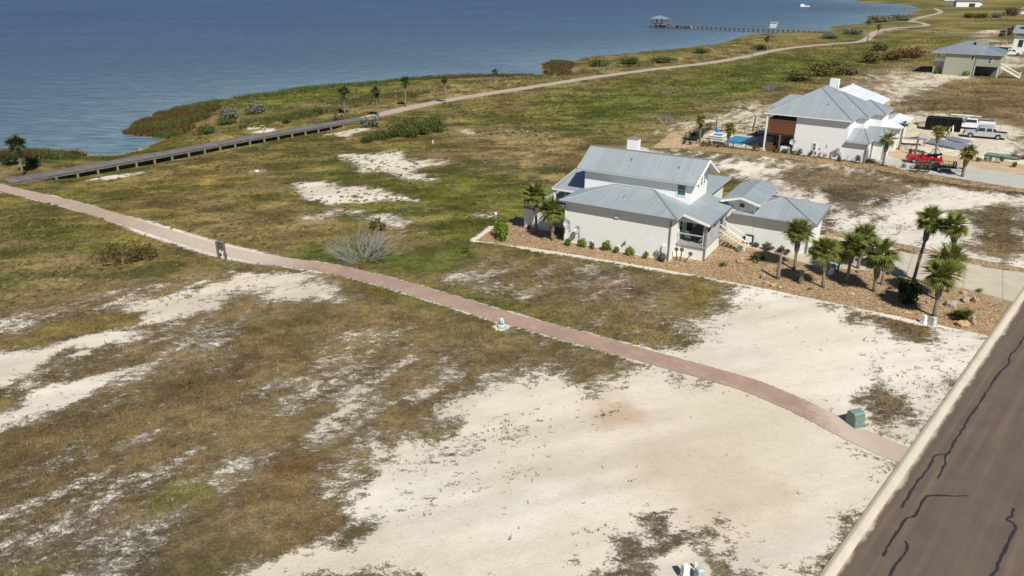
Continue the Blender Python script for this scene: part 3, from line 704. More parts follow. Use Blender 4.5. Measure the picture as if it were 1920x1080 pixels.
trail = tag(strip("shore_trail", trail_line, 3.3, .03, M['trail'], .12), kind="structure")
tag(strip("side_trail", side_trail, 2.2, .026, M['trail'], .12), kind="structure")
gravel_bed = tag(slab("gravel_bed", dense(gxy(bed_px), .6, .07), -.05, .016, M['gravel']), kind="structure")
drive_px = [(1392,462),(1461,479),(1534,502),(1640,508),(1698,518),(1732,526),(1805,541),(1902,567),(1917,548),(1990,470),(1920,513),(1805,495),(1683,471),(1665,459),(1589,449),(1542,441),(1500,455),(1500,474),(1461,470),(1395,455)]
drive = gxy(drive_px)
drive[8] = tuple(kerb_a.xy + road_dir.xy * ((G(1917,548) - kerb_a).dot(road_dir)) + Vector((-road_dir.y, road_dir.x)) * .05)
e_ = kerb_a + road_dir * ((G(1917,548) - kerb_a).dot(road_dir) + 6.5) + Vector((-road_dir.y, road_dir.x, 0)) * .05
drive[9] = (e_.x, e_.y)
drive_obj = tag(slab("driveway", drive, -.05, .045, M['concrete']), kind="structure")
for a, b in (((1698,518),(1712,478)), ((1805,541),(1812,497)), ((1600,505),(1612,453)), ((1880,560),(1880,507))):
    strip("expansion_joint", gxy([a, b]), .035, .050, M['gutter'], 0, drive_obj)
gravel_strip = tag(slab("gravel_strip", dense(gxy([(1545,441),(1590,447),(1690,466),(1800,490),(1930,513),(1930,505),(1800,480),(1680,455),(1600,441),(1550,434)]), .8, .08), -.05, .014, M['gravel']), kind="structure")
drive_b = tag(slab("neighbour_driveway", gxy([(1640,301),(1654,308),(1695,319),(1793,335),(1990,366),(1990,340),(1920,329),(1811,312),(1764,311),(1699,303),(1666,291),(1650,290)]), -.05, .045, M['concrete_b']), kind="structure")
tag(slab("neighbour_gravel_bed", dense(gxy([(1650,289),(1672,277),(1760,289),(1850,299),(1990,318),(1990,341),(1920,328),(1811,311),(1764,310),(1699,302),(1666,290)]), .8, .1), -.05, .02, M['gravel_pale']), kind="structure")
tag(slab("pool_gravel_bed", dense(gxy([(1222,277),(1262,247),(1300,240),(1335,262),(1300,279)]), .8, .2), -.05, .02, M['gravel_pale']), kind="structure")
tag(slab("neighbour_front_bed", dense(gxy([(1285,272),(1430,284),(1640,310),(1710,322),(1790,336),(1930,356),(1930,363),(1780,343),(1640,318),(1480,298),(1285,280)]), .8, .15), -.05, .018, M['gravel']), kind="structure")
# ------------------------------------------------------------------ plants
def veg_mat():
    m, nt, p = new_mat("mixed_ground_plants"); L = nt.links.new
    a = N(nt, "ShaderNodeAttribute", attribute_name="pcol")
    geo = N(nt, "ShaderNodeNewGeometry"); nz = N(nt, "ShaderNodeTexNoise", Scale=1.3, Detail=4.0)
    L(geo.outputs["Position"], nz.inputs["Vector"])
    v = ramp(nt, nz.outputs[0], [(.3, (.8, .8, .8)), (.7, (1.2, 1.2, 1.2))])
    c = mul_col(nt, a.outputs["Color"], v.outputs[0])
    L(c, p.inputs["Base Color"]); p.inputs["Roughness"].default_value = .85; p.inputs["Specular IOR Level"].default_value = .15
    tr = N(nt, "ShaderNodeBsdfTranslucent"); L(c, tr.inputs[0])
    mx = N(nt, "ShaderNodeMixShader"); mx.inputs[0].default_value = .2
    L(p.outputs[0], mx.inputs[1]); L(tr.outputs[0], mx.inputs[2]); L(mx.outputs[0], nt.nodes["Material Output"].inputs[0])
    return m
M['veg'] = veg_mat()
def blades(P, h, w, col, nb, spread=.6):
    """nb single-triangle blades per tuft"""
    n = len(P); P = np.repeat(P, nb, 0); h = np.repeat(h, nb) * rng.uniform(.6, 1.15, n * nb); w = np.repeat(w, nb); col = np.repeat(col, nb, 0)
    az = rng.uniform(0, 2 * math.pi, n * nb); off = rng.uniform(0, 1, n * nb) ** .5 * w * 1.6; a2 = rng.uniform(0, 2 * math.pi, n * nb)
    base = P.copy(); base[:, 0] += np.cos(a2) * off; base[:, 1] += np.sin(a2) * off; base[:, 2] -= .01
    side = np.stack([np.cos(az), np.sin(az), np.zeros(n * nb)], 1) * (w * .5)[:, None]
    lean = rng.uniform(0, spread, n * nb) * h
    tip = base + np.stack([np.cos(a2) * lean, np.sin(a2) * lean, h], 1)
    V = np.stack([base - side, base + side, tip], 1).reshape(-1, 3)
    C = np.repeat(col * rng.uniform(.75, 1.3, (n * nb, 1)), 3, 0); C[2::3] *= 1.15
    return V, np.arange(len(V)).reshape(-1, 3), np.concatenate([C, np.ones((len(C), 1))], 1)
def leaves(P, rad, hgt, nl, size, col, shell=.55):
    """clumps of small tilted leaf faces spread through low domes"""
    n = len(P); k = n * nl
    d = rng.normal(size=(k, 3)); d /= np.linalg.norm(d, axis=1)[:, None]; d[:, 2] = np.abs(d[:, 2])
    r = rng.uniform(shell, 1.0, k)
    c = np.repeat(P, nl, 0) + d * r[:, None] * np.stack([np.repeat(rad, nl), np.repeat(rad, nl), np.repeat(hgt, nl)], 1)
    nrm = d * .8 + rng.normal(size=(k, 3)) * .6; nrm /= np.linalg.norm(nrm, axis=1)[:, None]
    t = np.cross(nrm, rng.normal(size=(k, 3))); t /= np.linalg.norm(t, axis=1)[:, None]; b = np.cross(nrm, t)
    s = (np.repeat(size, nl) * rng.uniform(.6, 1.4, k))[:, None]
    V = np.stack([c - t * s, c + b * s * .55, c + t * s, c - b * s * .55], 1).reshape(-1, 3)
    C = np.repeat(np.repeat(col, nl, 0) * rng.uniform(.6, 1.4, (k, 1)), 4, 0)
    return V, np.arange(len(V)).reshape(-1, 4), np.concatenate([C, np.ones((len(C), 1))], 1)
def scatter(y0, y1, per_m2, seed, margin=6):
    r = np.random.default_rng(seed); half = lambda y: y * cp * .78 + CAM_H * sp * .78 + margin
    w = 2 * half(y1); n = int((y1 - y0) * w * per_m2)
    x = r.uniform(-w / 2, w / 2, n); y = r.uniform(y0, y1, n); k = np.abs(x) < half(y) ; return x[k], y[k]
hard = [gxy(bed_px), drive, gxy([(1640,290),(1672,277),(1760,289),(1850,299),(1990,318),(1990,366),(1793,335),(1654,308)])]
def free_ground(x, y):
    ok = (dline(brick_line, x, y) > 1.0) & (dline(trail_line, x, y) > 1.6)
    for h in hard: ok &= sdf(h, x, y) < 0
    c, s = math.cos(ROAD_ANG), math.sin(ROAD_ANG)
    ok &= (-(x - kerb_a.x) * s + (y - kerb_a.y) * c) > .1
    ok &= ~((dline(board, x, y) < 1.5))
    return ok
VV, FF, CC = [], [], []; nv = 0
for y0, y1, per, hh, ww, nb, sd in ((20, 44, 24, .19, .04, 4, 1), (44, 78, 15, .2, .055, 4, 2), (78, 130, 9, .15, .085, 3, 3), (130, 330, 1.6, .22, .22, 3, 4)):
    x, y = scatter(y0, y1, per, sd)
    k = free_ground(x, y); x, y = x[k], y[k]
    z, d = terrain_z(x, y); sc, gc, _, n2 = ground_look(x, y, d)
    keep = (d > .5) & (rng.random(len(x)) < np.clip(1.04 * np.clip(1 - sc, 0, 1) ** 1.5 + .0, .007 * sstep(.5, .7, fbm(x, y, .2, 3, 251)), 1)) & (rng.random(len(x)) < .35 + .65 * sstep(.35, .6, n2))
    x, y, z, gc, sc, n2 = x[keep], y[keep], z[keep], gc[keep], sc[keep], n2[keep]
    h = hh * rng.uniform(.5, 1.5, len(x)) * (.6 + .8 * n2); col = gc * rng.uniform(.75, 1.45, (len(x), 1)) * np.array([1.08, 1.05, .98])
    v, f, c = blades(np.stack([x, y, z], 1), h, np.full(len(x), ww) * rng.uniform(.6, 1.4, len(x)), col, nb, .9)
    VV.append(v); FF.append(f + nv); CC.append(c); nv += len(v)
me = raw_mesh("grass", np.concatenate(VV), np.concatenate(FF), M['veg'], {"pcol": np.concatenate(CC)})
tag(link("grass", me), "thin dry and green grass tufts over the sandy lots", "grass", kind="stuff")

# scattered low weeds: small green clumps in the meadow
pts = []
TUFTS = np.array([(.06, .078, .02), (.10, .11, .03), (.16, .135, .055), (.25, .2, .12), (.12, .095, .05)])
for poly, n, rr, col in (([(0,372),(14,346),(660,234),(840,197),(1420,110),(1650,87),(1740,130),(1440,195),(1300,238),(1100,280),(985,395),(880,448),(560,478),(420,468)], 8000, .26, None),
        ([(-40,390),(200,430),(430,492),(240,520),(0,590),(-40,590)], 900, .2, None), ([(840,200),(1100,170),(1420,110),(1640,90),(1600,130),(1380,180),(1240,235),(1100,260),(900,260)], 2600, .45, (.10, .125, .028)),
        ([(300,330),(560,270),(760,260),(900,330),(980,400),(860,460),(500,470),(260,420)], 420, .32, GREEN),
        ([(0,380),(200,440),(420,490),(200,520),(0,560)], 240, .26, GREEN),
        ([(535,478),(620,460),(740,470),(880,470),(890,488),(800,508),(700,500)], 260, .3, LUSH),
        ([(640,180),(760,160),(930,148),(1000,148),(1000,158),(850,178),(700,205),(640,225)], 300, .4, OLIVE),
        ([(1560,70),(1900,20),(1900,60),(1740,90),(1640,110)], 500, .8, GREEN),
        ([(170,285),(330,262),(560,220),(640,215),(600,225),(420,262),(250,294)], 500, .42, GREEN),
        ([(300,245),(420,195),(560,170),(700,158),(700,180),(560,205),(420,240),(320,262)], 700, .45, GREEN)):
    P = np.array(gxy(poly, -.3)); lo, hi = P.min(0), P.max(0); x = rng.uniform(lo[0], hi[0], n * 3); y = rng.uniform(lo[1], hi[1], n * 3)
    k = (sdf(gxy(poly, -.3), x, y) > 0) & (fbm(x, y, .12, 3, 91) > (.47 if col is not None else .30)) & free_ground(x, y); x, y = x[k][:n], y[k][:n]
    z, d = terrain_z(x, y); k = d > .6; x, y, z = x[k], y[k], z[k]
    r = rr * rng.uniform(.5, 1.6, len(x))
    pts.append((np.stack([x, y, z], 1), r, r * rng.uniform(.2, .5, len(x)), (TUFTS[rng.integers(0, 5, len(x))] if col is None else np.array(col)[None]) * rng.uniform(.6, 1.5, (len(x), 1))))
P = np.concatenate([p[0] for p in pts]); rr = np.concatenate([p[1] for p in pts]); hh = np.concatenate([p[2] for p in pts]); cc = np.concatenate([p[3] for p in pts])
v, f, c = leaves(P, rr, hh, 20, rr * .24, cc, .25)
tag(link("meadow_weeds", raw_mesh("meadow_weeds", v, f, M['veg'], {"pcol": c})), "low green weed clumps spread over the coastal meadow", "weeds", kind="stuff")

# reeds and marsh grass on the waterline
VV, FF, CC = [], [], []; nv = 0
for poly, n, h, col in (([(222,249),(290,214),(372,193),(420,190),(405,222),(352,252),(300,257)], 8000, .75, (.088, .062, .022)),
        ([(-40,296),(60,281),(150,284),(166,294),(110,304),(-40,318)], 3000, .9, (.075, .05, .028)),
        ([(410,188),(560,165),(654,159),(753,150),(753,158),(640,170),(500,190)], 5000, .8, (.085, .10, .03)),
        ([(740,151),(794,146),(920,143),(1000,143),(1000,149),(860,153),(740,160)], 2200, .8, (.10, .07, .045)),
        ([(1012,127),(1012,121),(1035,114),(1075,118),(1080,130),(1045,138)], 1500, .8, (.10, .065, .04)),
        ([(600,200),(720,180),(850,165),(850,176),(740,198),(640,216)], 3000, .7, (.24, .17, .08)),
        ([(880,158),(1010,146),(1150,130),(1300,112),(1420,96),(1420,101),(1250,122),(1080,145),(900,166)], 6000, .8, (.22, .16, .085)),
        ([(70,333),(120,322),(170,322),(120,336)], 500, .6, (.22, .14, .08)),
        ([(430,238),(560,215),(640,205),(640,218),(560,232),(450,250)], 2000, .7, (.22, .16, .09))):
    Pw = gxy(poly, -.7); A = np.array(Pw); lo, hi = A.min(0), A.max(0); x = rng.uniform(lo[0], hi[0], n * 3); y = rng.uniform(lo[1], hi[1], n * 3)
    k = (sdf(Pw, x, y) > (fbm(x, y, .3, 3, 271) - .35) * 5) & (fbm(x, y, .5, 3, 281) > .4) & (dline(trail_line, x, y) > 2.2) & (dline(board, x, y) > 1.6); x, y = x[k][:n], y[k][:n]
    z, d = terrain_z(x, y); k = d > -.8; x, y, z = x[k], y[k], np.maximum(z[k], WATER_Z - .1)
    v, f, c = blades(np.stack([x, y, z], 1), h * rng.uniform(.6, 1.3, len(x)), np.full(len(x), .16), (np.array(col)[None] * (1 - sstep(.42, .6, fbm(x, y, .12, 3, 291)))[:, None] + np.array((.085, .095, .03))[None] * sstep(.42, .6, fbm(x, y, .12, 3, 291))[:, None]) * rng.uniform(.6, 1.6, (len(x), 1)), 4, .6)
    VV.append(v); FF.append(f + nv); CC.append(c); nv += len(v)
tag(link("shore_reeds", raw_mesh("shore_reeds", np.concatenate(VV), np.concatenate(FF), M['veg'], {"pcol": np.concatenate(CC)})), "rust brown and green reeds fringing the bay", "reeds", kind="stuff")

# ---- single shrubs
def foliage_mesh(seed, nleaf, size, lobes=6, flat=.8):
    """unit-radius crown of small leaves gathered in uneven clumps"""
    r = np.random.default_rng(seed); cen = r.normal(size=(lobes, 3)); cen /= np.linalg.norm(cen, axis=1)[:, None]
    cen *= r.uniform(.2, .62, (lobes, 1)); cen[:, 2] = np.abs(cen[:, 2]) * flat + .3; rad = r.uniform(.3, .55, lobes)
    which = r.integers(0, lobes, nleaf); d = r.normal(size=(nleaf, 3)); d /= np.linalg.norm(d, axis=1)[:, None]
    c = cen[which] + d * (rad[which] * r.uniform(.45, 1.05, nleaf))[:, None]; c[:, 2] = np.abs(c[:, 2])
    nrm = d + r.normal(size=(nleaf, 3)) * .6; nrm /= np.linalg.norm(nrm, axis=1)[:, None]
    t = np.cross(nrm, r.normal(size=(nleaf, 3))); t /= np.linalg.norm(t, axis=1)[:, None]; b = np.cross(nrm, t); s = (size * r.uniform(.6, 1.4, nleaf))[:, None]
    V = np.stack([c - t * s, c + b * s * .6, c + t * s, c - b * s * .6], 1).reshape(-1, 3)
    return V, np.arange(len(V)).reshape(-1, 4)
_fol = {}
def shrub(name, label, px, wpx, hpx, m, seed=0, nleaf=560, size=.12, group=None, cat="shrub", lift=0.0, stem=True, z=0.0):
    wild = 'wild' in name or 'thicket' in name
    key = (m, seed % 4, nleaf)
    if key not in _fol:
        V, F_ = foliage_mesh(seed % 4 + 40, nleaf, size, 12 if wild else 6, .6 if wild else .8); _fol[key] = raw_mesh("foliage", V, F_, M[m])
    g = G(*px, z); k = mpp(*px); w, h = wpx * k / 2, hpx * k
    zt = float(terrain_z(np.array([g.x]), np.array([g.y]))[0][0])
    t = empty(name, (g.x, g.y, min(zt, z)), random.uniform(0, 6.28), label, cat, group)
    link("foliage", _fol[key], t, (0, 0, lift * h), None, (w * 1.18, w * 1.18, h * 1.05 * (1 - lift)))
    if stem:
        mb = MB()
        for q in range(3):
            a = q * 2.1 + seed; mb.tube([(0, 0, -.05), (math.cos(a) * w * .3, math.sin(a) * w * .3, h * .45)], [.05 * w + .01, .02 * w + .005], 4)
        mb.build("stem", M['twig_brown'], t)
    return t
def bare_shrub(name, label, px, wpx, hpx, m='twig', seed=1, stems=26, group=None, leafm=None, thick=.022, fork=3, depth0=2):
    r = random.Random(seed); g = G(*px); k = mpp(*px); w, h = wpx * k / 2, hpx * k
    t = empty(name, tuple(g), 0, label, "shrub", group)
    tips = []
    for s in range(stems):
        az = r.uniform(0, 6.28); tilt = r.uniform(.03, 1.0) ** .55; mb = MB()
        def grow(p, d, L, rad, depth):
            q = p + d * L * .5 + Vector((r.gauss(0, .05), r.gauss(0, .05), r.gauss(0, .03))) * L; e = q + (d + Vector((0, 0, .12))).normalized() * L * .5
            mb.tube([p, q, e], [rad, rad * .8, rad * .55], 3, caps=False); tips.append(e)
            if depth:
                for _ in range(fork): grow(p.lerp(e, r.uniform(.35, 1)), (d + Vector((r.gauss(0, .45), r.gauss(0, .45), r.gauss(.15, .3)))).normalized(), L * r.uniform(.4, .65), rad * .5, depth - 1)
        d = Vector((math.cos(az) * tilt * w, math.sin(az) * tilt * w, h * (1.0 - .72 * tilt))); L = d.length * .62
        grow(Vector((math.cos(az) * .12 * w, math.sin(az) * .12 * w, -.03)), d.normalized(), L, thick * r.uniform(.7, 1.3), depth0)
        mb.build("branch", M[m], t)
    if leafm:
        tp = np.array([tuple(p) for p in tips]); v, f, c = leaves(tp, np.full(len(tp), .2), np.full(len(tp), .2), 7, np.full(len(tp), .075), np.ones((len(tp), 3)), .2)
        link("foliage", raw_mesh("foliage", v, f, M[leafm]), t)
    return t

# ---- palms
def frond_mesh(name, seed, m, K=17, droop=.5):
    r = random.Random(seed); mb = MB()
    mb.tube([(0, 0, 0), (.3, 0, .015), (.55, 0, -.02)], [.03, .022, .014], 3, caps=False)
    for i in range(K):
        a = R(-112 + 224 * i / (K - 1)) + r.uniform(-.05, .05); L = .78 * (.66 + .34 * math.cos(a)) * r.uniform(.88, 1.1)
        hub = Vector((.5 + .1 * math.cos(a), 0, -.01)); d = Vector((math.cos(a), math.sin(a), 0)); s = Vector((-d.y, d.x, 0))
        def pt(f, wd): q = hub + d * (L * f) + s * wd; q.z += .10 * abs(math.sin(a)) * f - droop * .45 * (L * f) ** 2 * (1.2 - .4 * math.cos(a)) ; return q
        wd = .052 if K > 13 else .075
        mb.add([hub, pt(.45, wd), pt(.5, 0) + Vector((0, 0, -.02)), pt(.45, -wd), pt(1.0, r.uniform(-.03, .03))], [(0, 2, 1), (0, 3, 2), (1, 2, 4), (2, 3, 4)])
    return mb.mesh(name, M[m])
FR = {k: [frond_mesh("frond", i * 3 + j, k, K, dr) for j, dr in enumerate((.35, .6, .9))] for i, (k, K) in enumerate((('frond', 17), ('frond_yellow', 13), ('frond_far', 13), ('frond_dead', 11)))}
def palm(label, base, crown, rpx, kind='frond', n=36, trunk=.17, boots=True, dead=0, group=None, seed=0, lowest=-48, shaft=True):
    r = random.Random(seed + int(base[0])); g = G(*base); h = rise(base, crown[1])
    zc = g.y * cp - (h - CAM_H) * sp; cxw = (crown[0] - 960) / FPX * zc - g.x; rad = rpx * zc / FPX * 1.14 * r.uniform(.93, 1.08); trunk *= .82
    t = empty("palm_tree", tuple(g), 0, label, "palm tree", group)
    top = Vector((cxw, 0, h)); pts = []; rd = []
    for i in range(9):
        f = i / 8; p = Vector((cxw * (f ** 1.3), 0, h * f - (.06 if i == 0 else 0))); pts.append(p); rd.append(trunk * (1.25 - .25 * min(1, f * 4)) * (1 + r.uniform(-.04, .04)) * (1 - .15 * f))
    MBt = MB().tube(pts, rd, 9); MBt.build("trunk", M['trunk'], t, True)
    if boots:
        f0 = max(.25, 1 - 1.3 * rad / max(h, .1)); bp = []; br = []
        for i in range(9):
            f = f0 + (1 - f0) * i / 8; bp.append(Vector((cxw * (f ** 1.3), 0, h * f))); br.append(trunk * (1.12 + .75 * math.sin(math.pi * (i / 8) ** .7) * (1.15 if i % 2 else .85)))
        MB().tube(bp, br, 9).build("leaf_boots", M['boot'], t, False)
    lowest += r.uniform(-16, 14)
    for i in range(n):
        f = (i + .5) / n; el = 82 - (82 - lowest) * f ** .8 + r.uniform(-9, 9); az = i * 2.39996 + r.uniform(-.25, .25)
        s = rad / 1.28 * (r.uniform(.9, 1.12) if f > .2 else r.uniform(.7, .95))
        link("frond", FR[kind][0 if f < .3 else 1 if f < .7 else 2] if kind in FR else None, t, top + Vector((0, 0, .05)), (r.uniform(-.5, .5), -R(el), az), (s, s, s))
    dead = dead + (2 if kind == 'frond' else 0)
    for i in range(dead):
        s = rad / 1.3 * r.uniform(.7, .95)
        link("dead_frond", FR['frond_dead'][2], t, top - Vector((0, 0, .1)), (r.uniform(-.6, .6), R(r.uniform(52, 80)), r.uniform(0, 6.28)), (s, s, s))
    return t
bedp = "palms in the gravel bed beside the driveway"
palm("sabal palm in front of the garage corner, leftmost with a crown in the gravel bed", (1489,505), (1498,434), 28, group=bedp)
palm("broad low palm third trunk left of the driveway cluster, behind the short stump", (1542.5,539), (1547,469), 30, group=bedp, dead=3)
palm("small leaning palm with thin dark trunk half hidden in the cluster", (1570,511), (1579,472), 25, trunk=.1, group=bedp, n=26, boots=False)
palm("tall palm with shaggy trunk in the middle of the driveway cluster", (1587,530), (1600,459), 27, group=bedp, dead=4)
palm("palm highest in the driveway cluster, standing at the concrete edge", (1608,504), (1621,443), 27, group=bedp)
palm("palm with bare grey lower trunk, rightmost of the driveway cluster", (1638,547), (1650,474), 34, group=bedp, dead=3)
palm("tallest palm with long leaning trunk between cluster and roadside palms", (1711,533), (1746,413), 27, group=bedp, n=32, dead=2)
palm("tall palm rising behind the roadside palms, right of the tallest", (1776,548), (1791,424), 26, group=bedp, n=32, dead=2)
palm("dense palm in the roadside clump, rear and upper of the two low crowns", (1757,562), (1778,488), 33, group=bedp, dead=2)
palm("dense palm beside the two utility pedestals, nearest the road", (1751,593.5), (1766,515), 36, group=bedp, dead=4)
palm("palm against the white podium wall left of the beige house", (1005.7,435), (1003,364), 25, group="palms at the left end of the beige house")
palm("stout palm at the left front corner of the beige house", (1036,450.5), (1033,396), 28, group="palms at the left end of the beige house", trunk=.2)
shp = "palms along the shore trail"
palm("lone palm at the left edge by the boardwalk start", (43,325), (30,271), 20, 'frond_far', 26, .16, False, 5, shp, lowest=-35)
palm("palm behind the far end of the boardwalk, left of the trail", (647,215.5), (644.6,171), 12.5, 'frond_far', 22, .17, True, 3, shp)
palm("palm with its foot on the trail just past the boardwalk end", (709.7,219), (704,171.5), 12.5, 'frond_far', 22, .17, True, 3, shp)
palm("third palm along the trail from the boardwalk", (760.5,200), (760,152.5), 11.5, 'frond_far', 22, .17, True, 4, shp)
palm("fourth palm along the trail from the boardwalk, with long bare trunk", (834.7,194.6), (833,148.5), 9, 'frond_far', 20, .16, False, 1, shp)
palm("small distant palm where the trail nears the reeds", (927,167), (927.7,135.5), 7, 'frond_far', 18, .16, False, 0, shp)
palm("tiny palm above the trail before the far pier", (1438,95), (1439,72), 6, 'frond_far', 16, .2, False, 0, shp)
palm("tall thin palm at the bend of the trail near the far point", (1626.5,78.5), (1629.5,40), 6, 'frond_far', 16, .25, False, 0, shp)
palm("shorter thin palm right of the trail bend", (1645,71), (1648,50), 6, 'frond_far', 16, .22, False, 0, shp)
nbp = "young palms around the white house"
palm("young palm left of the pool inside the fence", (1312,267.6), (1314,225), 11.5, 'frond_yellow', 22, .17, True, 0, nbp)
palm("young palm in front of the pool with support stakes", (1364,275.6), (1368.5,240), 13.5, 'frond_yellow', 22, .2, True, 0, nbp)
palm("young palm at the garage corner of the white house", (1655,311), (1665,261), 16, 'frond', 24, .2, True, 0, nbp)
palm("small dark palm beside the white roofed annex", (1684.7,280.8), (1695,233), 8.5, 'frond_far', 18, .2, False, 0, nbp)
palm("staked yellowish palm between the red and silver pickups", (1753,291), (1761,247), 12.5, 'frond_yellow', 22, .22, True, 0, nbp)
palm("yellow green palm in front of the neighbour driveway, right of the trailer", (1804,331.7), (1816,286), 17, 'frond_yellow', 24, .22, True, 0, nbp)
fp = "palms beside the sage house"
palm("dark palm left of a pair behind the sage house", (1877,84), (1880,62), 8, 'frond_far', 18, .3, False, 0, fp)
palm("dark palm right of a pair behind the sage house", (1892,82), (1896,58), 8, 'frond_far', 18, .3, False, 0, fp)

# dead trunks, stumps, poles
def stump(name, label, base, topy, rad, m='trunk', lean=0.0, cat="stump", group=None, rag=True):
    g = G(*base); h = rise(base, topy); t = empty(name, tuple(g), 0, label, cat, group)
    n = 6; MB().tube([(lean * h * i / n, 0, h * i / n - .05 * (i == 0)) for i in range(n + 1)], [rad * (1.2 - .3 * i / n) * random.uniform(.92, 1.08) for i in range(n + 1)], 9).build("trunk", M[m], t, True)
    if rag: MB().tube([(lean * h, 0, h - .02), (lean * h + .03, .02, h + .07)], [rad * .8, rad * .35], 7).build("broken_top", M['boot'], t)
    return t
stump("dead_palm_trunk", "headless grey palm trunk standing left of the garage palm", (1458,523), 475, .14, cat="dead tree")
stump("tree_stump", "short pale stump in the gravel left of the palm cluster", (1501,531.5), 508, .2)
stump("tree_stump", "small grey stump right of the palm cluster", (1653,533.7), 513, .12)
stump("dead_palm_trunk", "bare trunk standing on the sand behind the pool fence", (1411,246), 218, .15, 'pole', .1, "dead tree")
stump("timber_pole", "dark timber pole left of the pool behind the fence", (1342,245), 218, .1, 'pole', cat="pole", rag=False)
stump("dead_palm_trunk", "leafless trunk above the red pickup bonnet", (1715,291), 257, .13, 'pole', .02, "dead tree")
stump("timber_pole", "thin dead pole by the trail before the far pier", (1410,104), 80, .14, 'wood_grey', cat="pole", rag=False)
# shrubs along the front wall of the beige house
fw = "clipped shrubs along the front wall of the beige house"
for i, (x, y, w, m, lab) in enumerate(((1066,461,15,'bush_bright','bright round shrub nearest the left corner of the beige front wall'), (1089.5,463,15,'bush_bright','second bright round shrub from the left along the beige wall'),
        (1110,466,11,'bush_brown','small brownish shrub third along the beige wall'), (1135,470,16,'bush_bright','largest bright round shrub in the middle of the beige wall'),
        (1155.7,474,12,'bush_bright','small bright shrub right of the largest along the beige wall'), (1180,479,15,'bush_bright','bright round shrub below the wall lamp of the beige wall'),
        (1210,484.5,11.5,'bush_bright','last bright shrub towards the right corner of the beige wall'), (1241,491,14,'bush_brown','low brown dry shrub under the electric meters'))):
    shrub("round_shrub", lab, (x, y), w * 1.2, w * 1.1, m, i, 620, group=fw)
shrub("leafy_shrub", "big leafy green shrub at the left tip of the gravel bed", (941,447), 42, 32, 'bush_bright', 2, 1000, .09)
shrub("leafy_shrub", "small green shrub at the foot of the podium wall palm", (990,429), 11, 9, 'bush_mid', 1, 240)
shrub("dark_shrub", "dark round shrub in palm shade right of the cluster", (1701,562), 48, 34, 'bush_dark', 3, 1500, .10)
def fan_clump(name, label, px, wpx, n, kind='frond', seed=3):
    g = G(*px); r = random.Random(seed); rad = wpx * mpp(*px) / 2; t = empty(name, tuple(g), 0, label, "shrub")
    for i in range(n):
        s = rad / 1.2 * r.uniform(.8, 1.1); link("frond", FR[kind][r.randint(0, 2)], t, (r.uniform(-.1, .1), r.uniform(-.1, .1), rad * .12), (r.uniform(-.5, .5), -R(r.uniform(5, 75)), i * 2.4), (s, s, s))
    MB().tube([(0, 0, -.05), (0, 0, rad * .3)], [rad * .12, rad * .1], 7).build("trunk", M['boot'], t); return t
fan_clump("fan_palm_shrub", "low trunkless fan palm by the boulders near the road", (1804,600), 44, 34)
fan_clump("fan_palm_shrub", "small dark cycad at the walkway near the stairs", (1425,487), 22, 18, 'frond_far', 5)
for px, w, lab in (((1415,491), 26, "dark green shrub at the foot of the small cycad"), ((1355,500), 18, "bright spiky shrub in the gravel below the stairs"), ((1586,538), 12, "small green tuft at the foot of the tall shaggy palm"), ((1669,543), 12, "sparse spiky plant between the palm cluster and dark shrub"), ((1652,555), 9, "small dark weed in gravel below the bare trunked palm"),
        ((1518,543), 8, "tiny dark weed in gravel left of the broad palm"), ((1836,548), 16, "low grassy tuft along the driveway edge near the road"), ((1606,511), 7, "small yellow green tuft at the driveway edge behind the cluster")):
    shrub("gravel_plant", lab, px, w, w * .6, 'bush_mid' if 'dark' not in lab else 'bush_dark', int(px[0]), 200, .1, cat="plant", stem=False)
for px, w, lab in (((1439,470), 22, "reddish leafless shrub nearest the stairs against the garage wall"), ((1468,476), 22, "reddish leafless shrub right of the other against the garage wall"), ((1416,463), 12, "faint small leafless shrub beside the stair foot")):
    bare_shrub("bare_wall_shrub", lab, px, w, w * .8, 'twig_brown', int(px[0]), 9, thick=.015, leafm='bush_brown')
bare_shrub("bare_shrub", "large grey leafless shrub fanning out by the brick path", (680,486), 165, 70, 'twig', 5, 64, thick=.026, depth0=3)
bare_shrub("olive_shrub", "wispy olive shrub left of the path, the left one of two", (226,490), 92, 42, 'twig_brown', 8, 26, thick=.02, leafm='bush_olive')
bare_shrub("olive_shrub", "smaller wispy olive shrub left of the path, right of its larger twin", (272,486), 52, 40, 'twig_brown', 9, 14, thick=.018, leafm='bush_olive')
bare_shrub("yellow_shrub", "thin yellowish leafless shrub behind the big grey shrub", (712,430), 44, 28, 'twig_brown', 10, 12, thick=.015, leafm='bush_olive')
bare_shrub("bare_shrub", "grey leafless shrub in the meadow left of the pool", (1250,232), 52, 28, 'twig', 11, 22, thick=.05)
bare_shrub("bare_shrub", "grey leafless shrub in the meadow behind the white house", (1444,172), 38, 24, 'twig', 12, 18, thick=.06)
thk = "evergreen shrubs forming the thicket near the boardwalk end"
for i, (x, y, w, h) in enumerate(((690,266,40,16),(715,262,48,22),(742,257,46,24),(770,258,46,24),(795,252,50,32),(770,243,44,26),(822,248,36,28),(748,248,40,22),(812,240,40,26))):
    shrub("thicket_shrub", "dark evergreen shrub of the boardwalk end thicket, " + ['lowest at the left front', 'low one at the front left of centre', 'mid front', 'front, right of centre', 'tallest at the right front', 'at the back right of centre', 'at the far right end', 'at the back left', 'highest at the back right'][i], (x, y), w, h, 'bush_mid', i, 900, .055, thk)
bare_shrub("bare_shrub", "small pale leafless shrub at the front of the thicket", (712,270), 18, 12, 'twig', 15, 10, thick=.04)
shrub("grey_shrub", "grey green shrub between the trail palm and the thicket", (695,237), 34, 17, 'bush_grey', 2, 600)
shrub("grey_shrub", "round purplish grey shrub at the boardwalk end", (636,225), 22, 11, 'bush_brown', 2, 400)
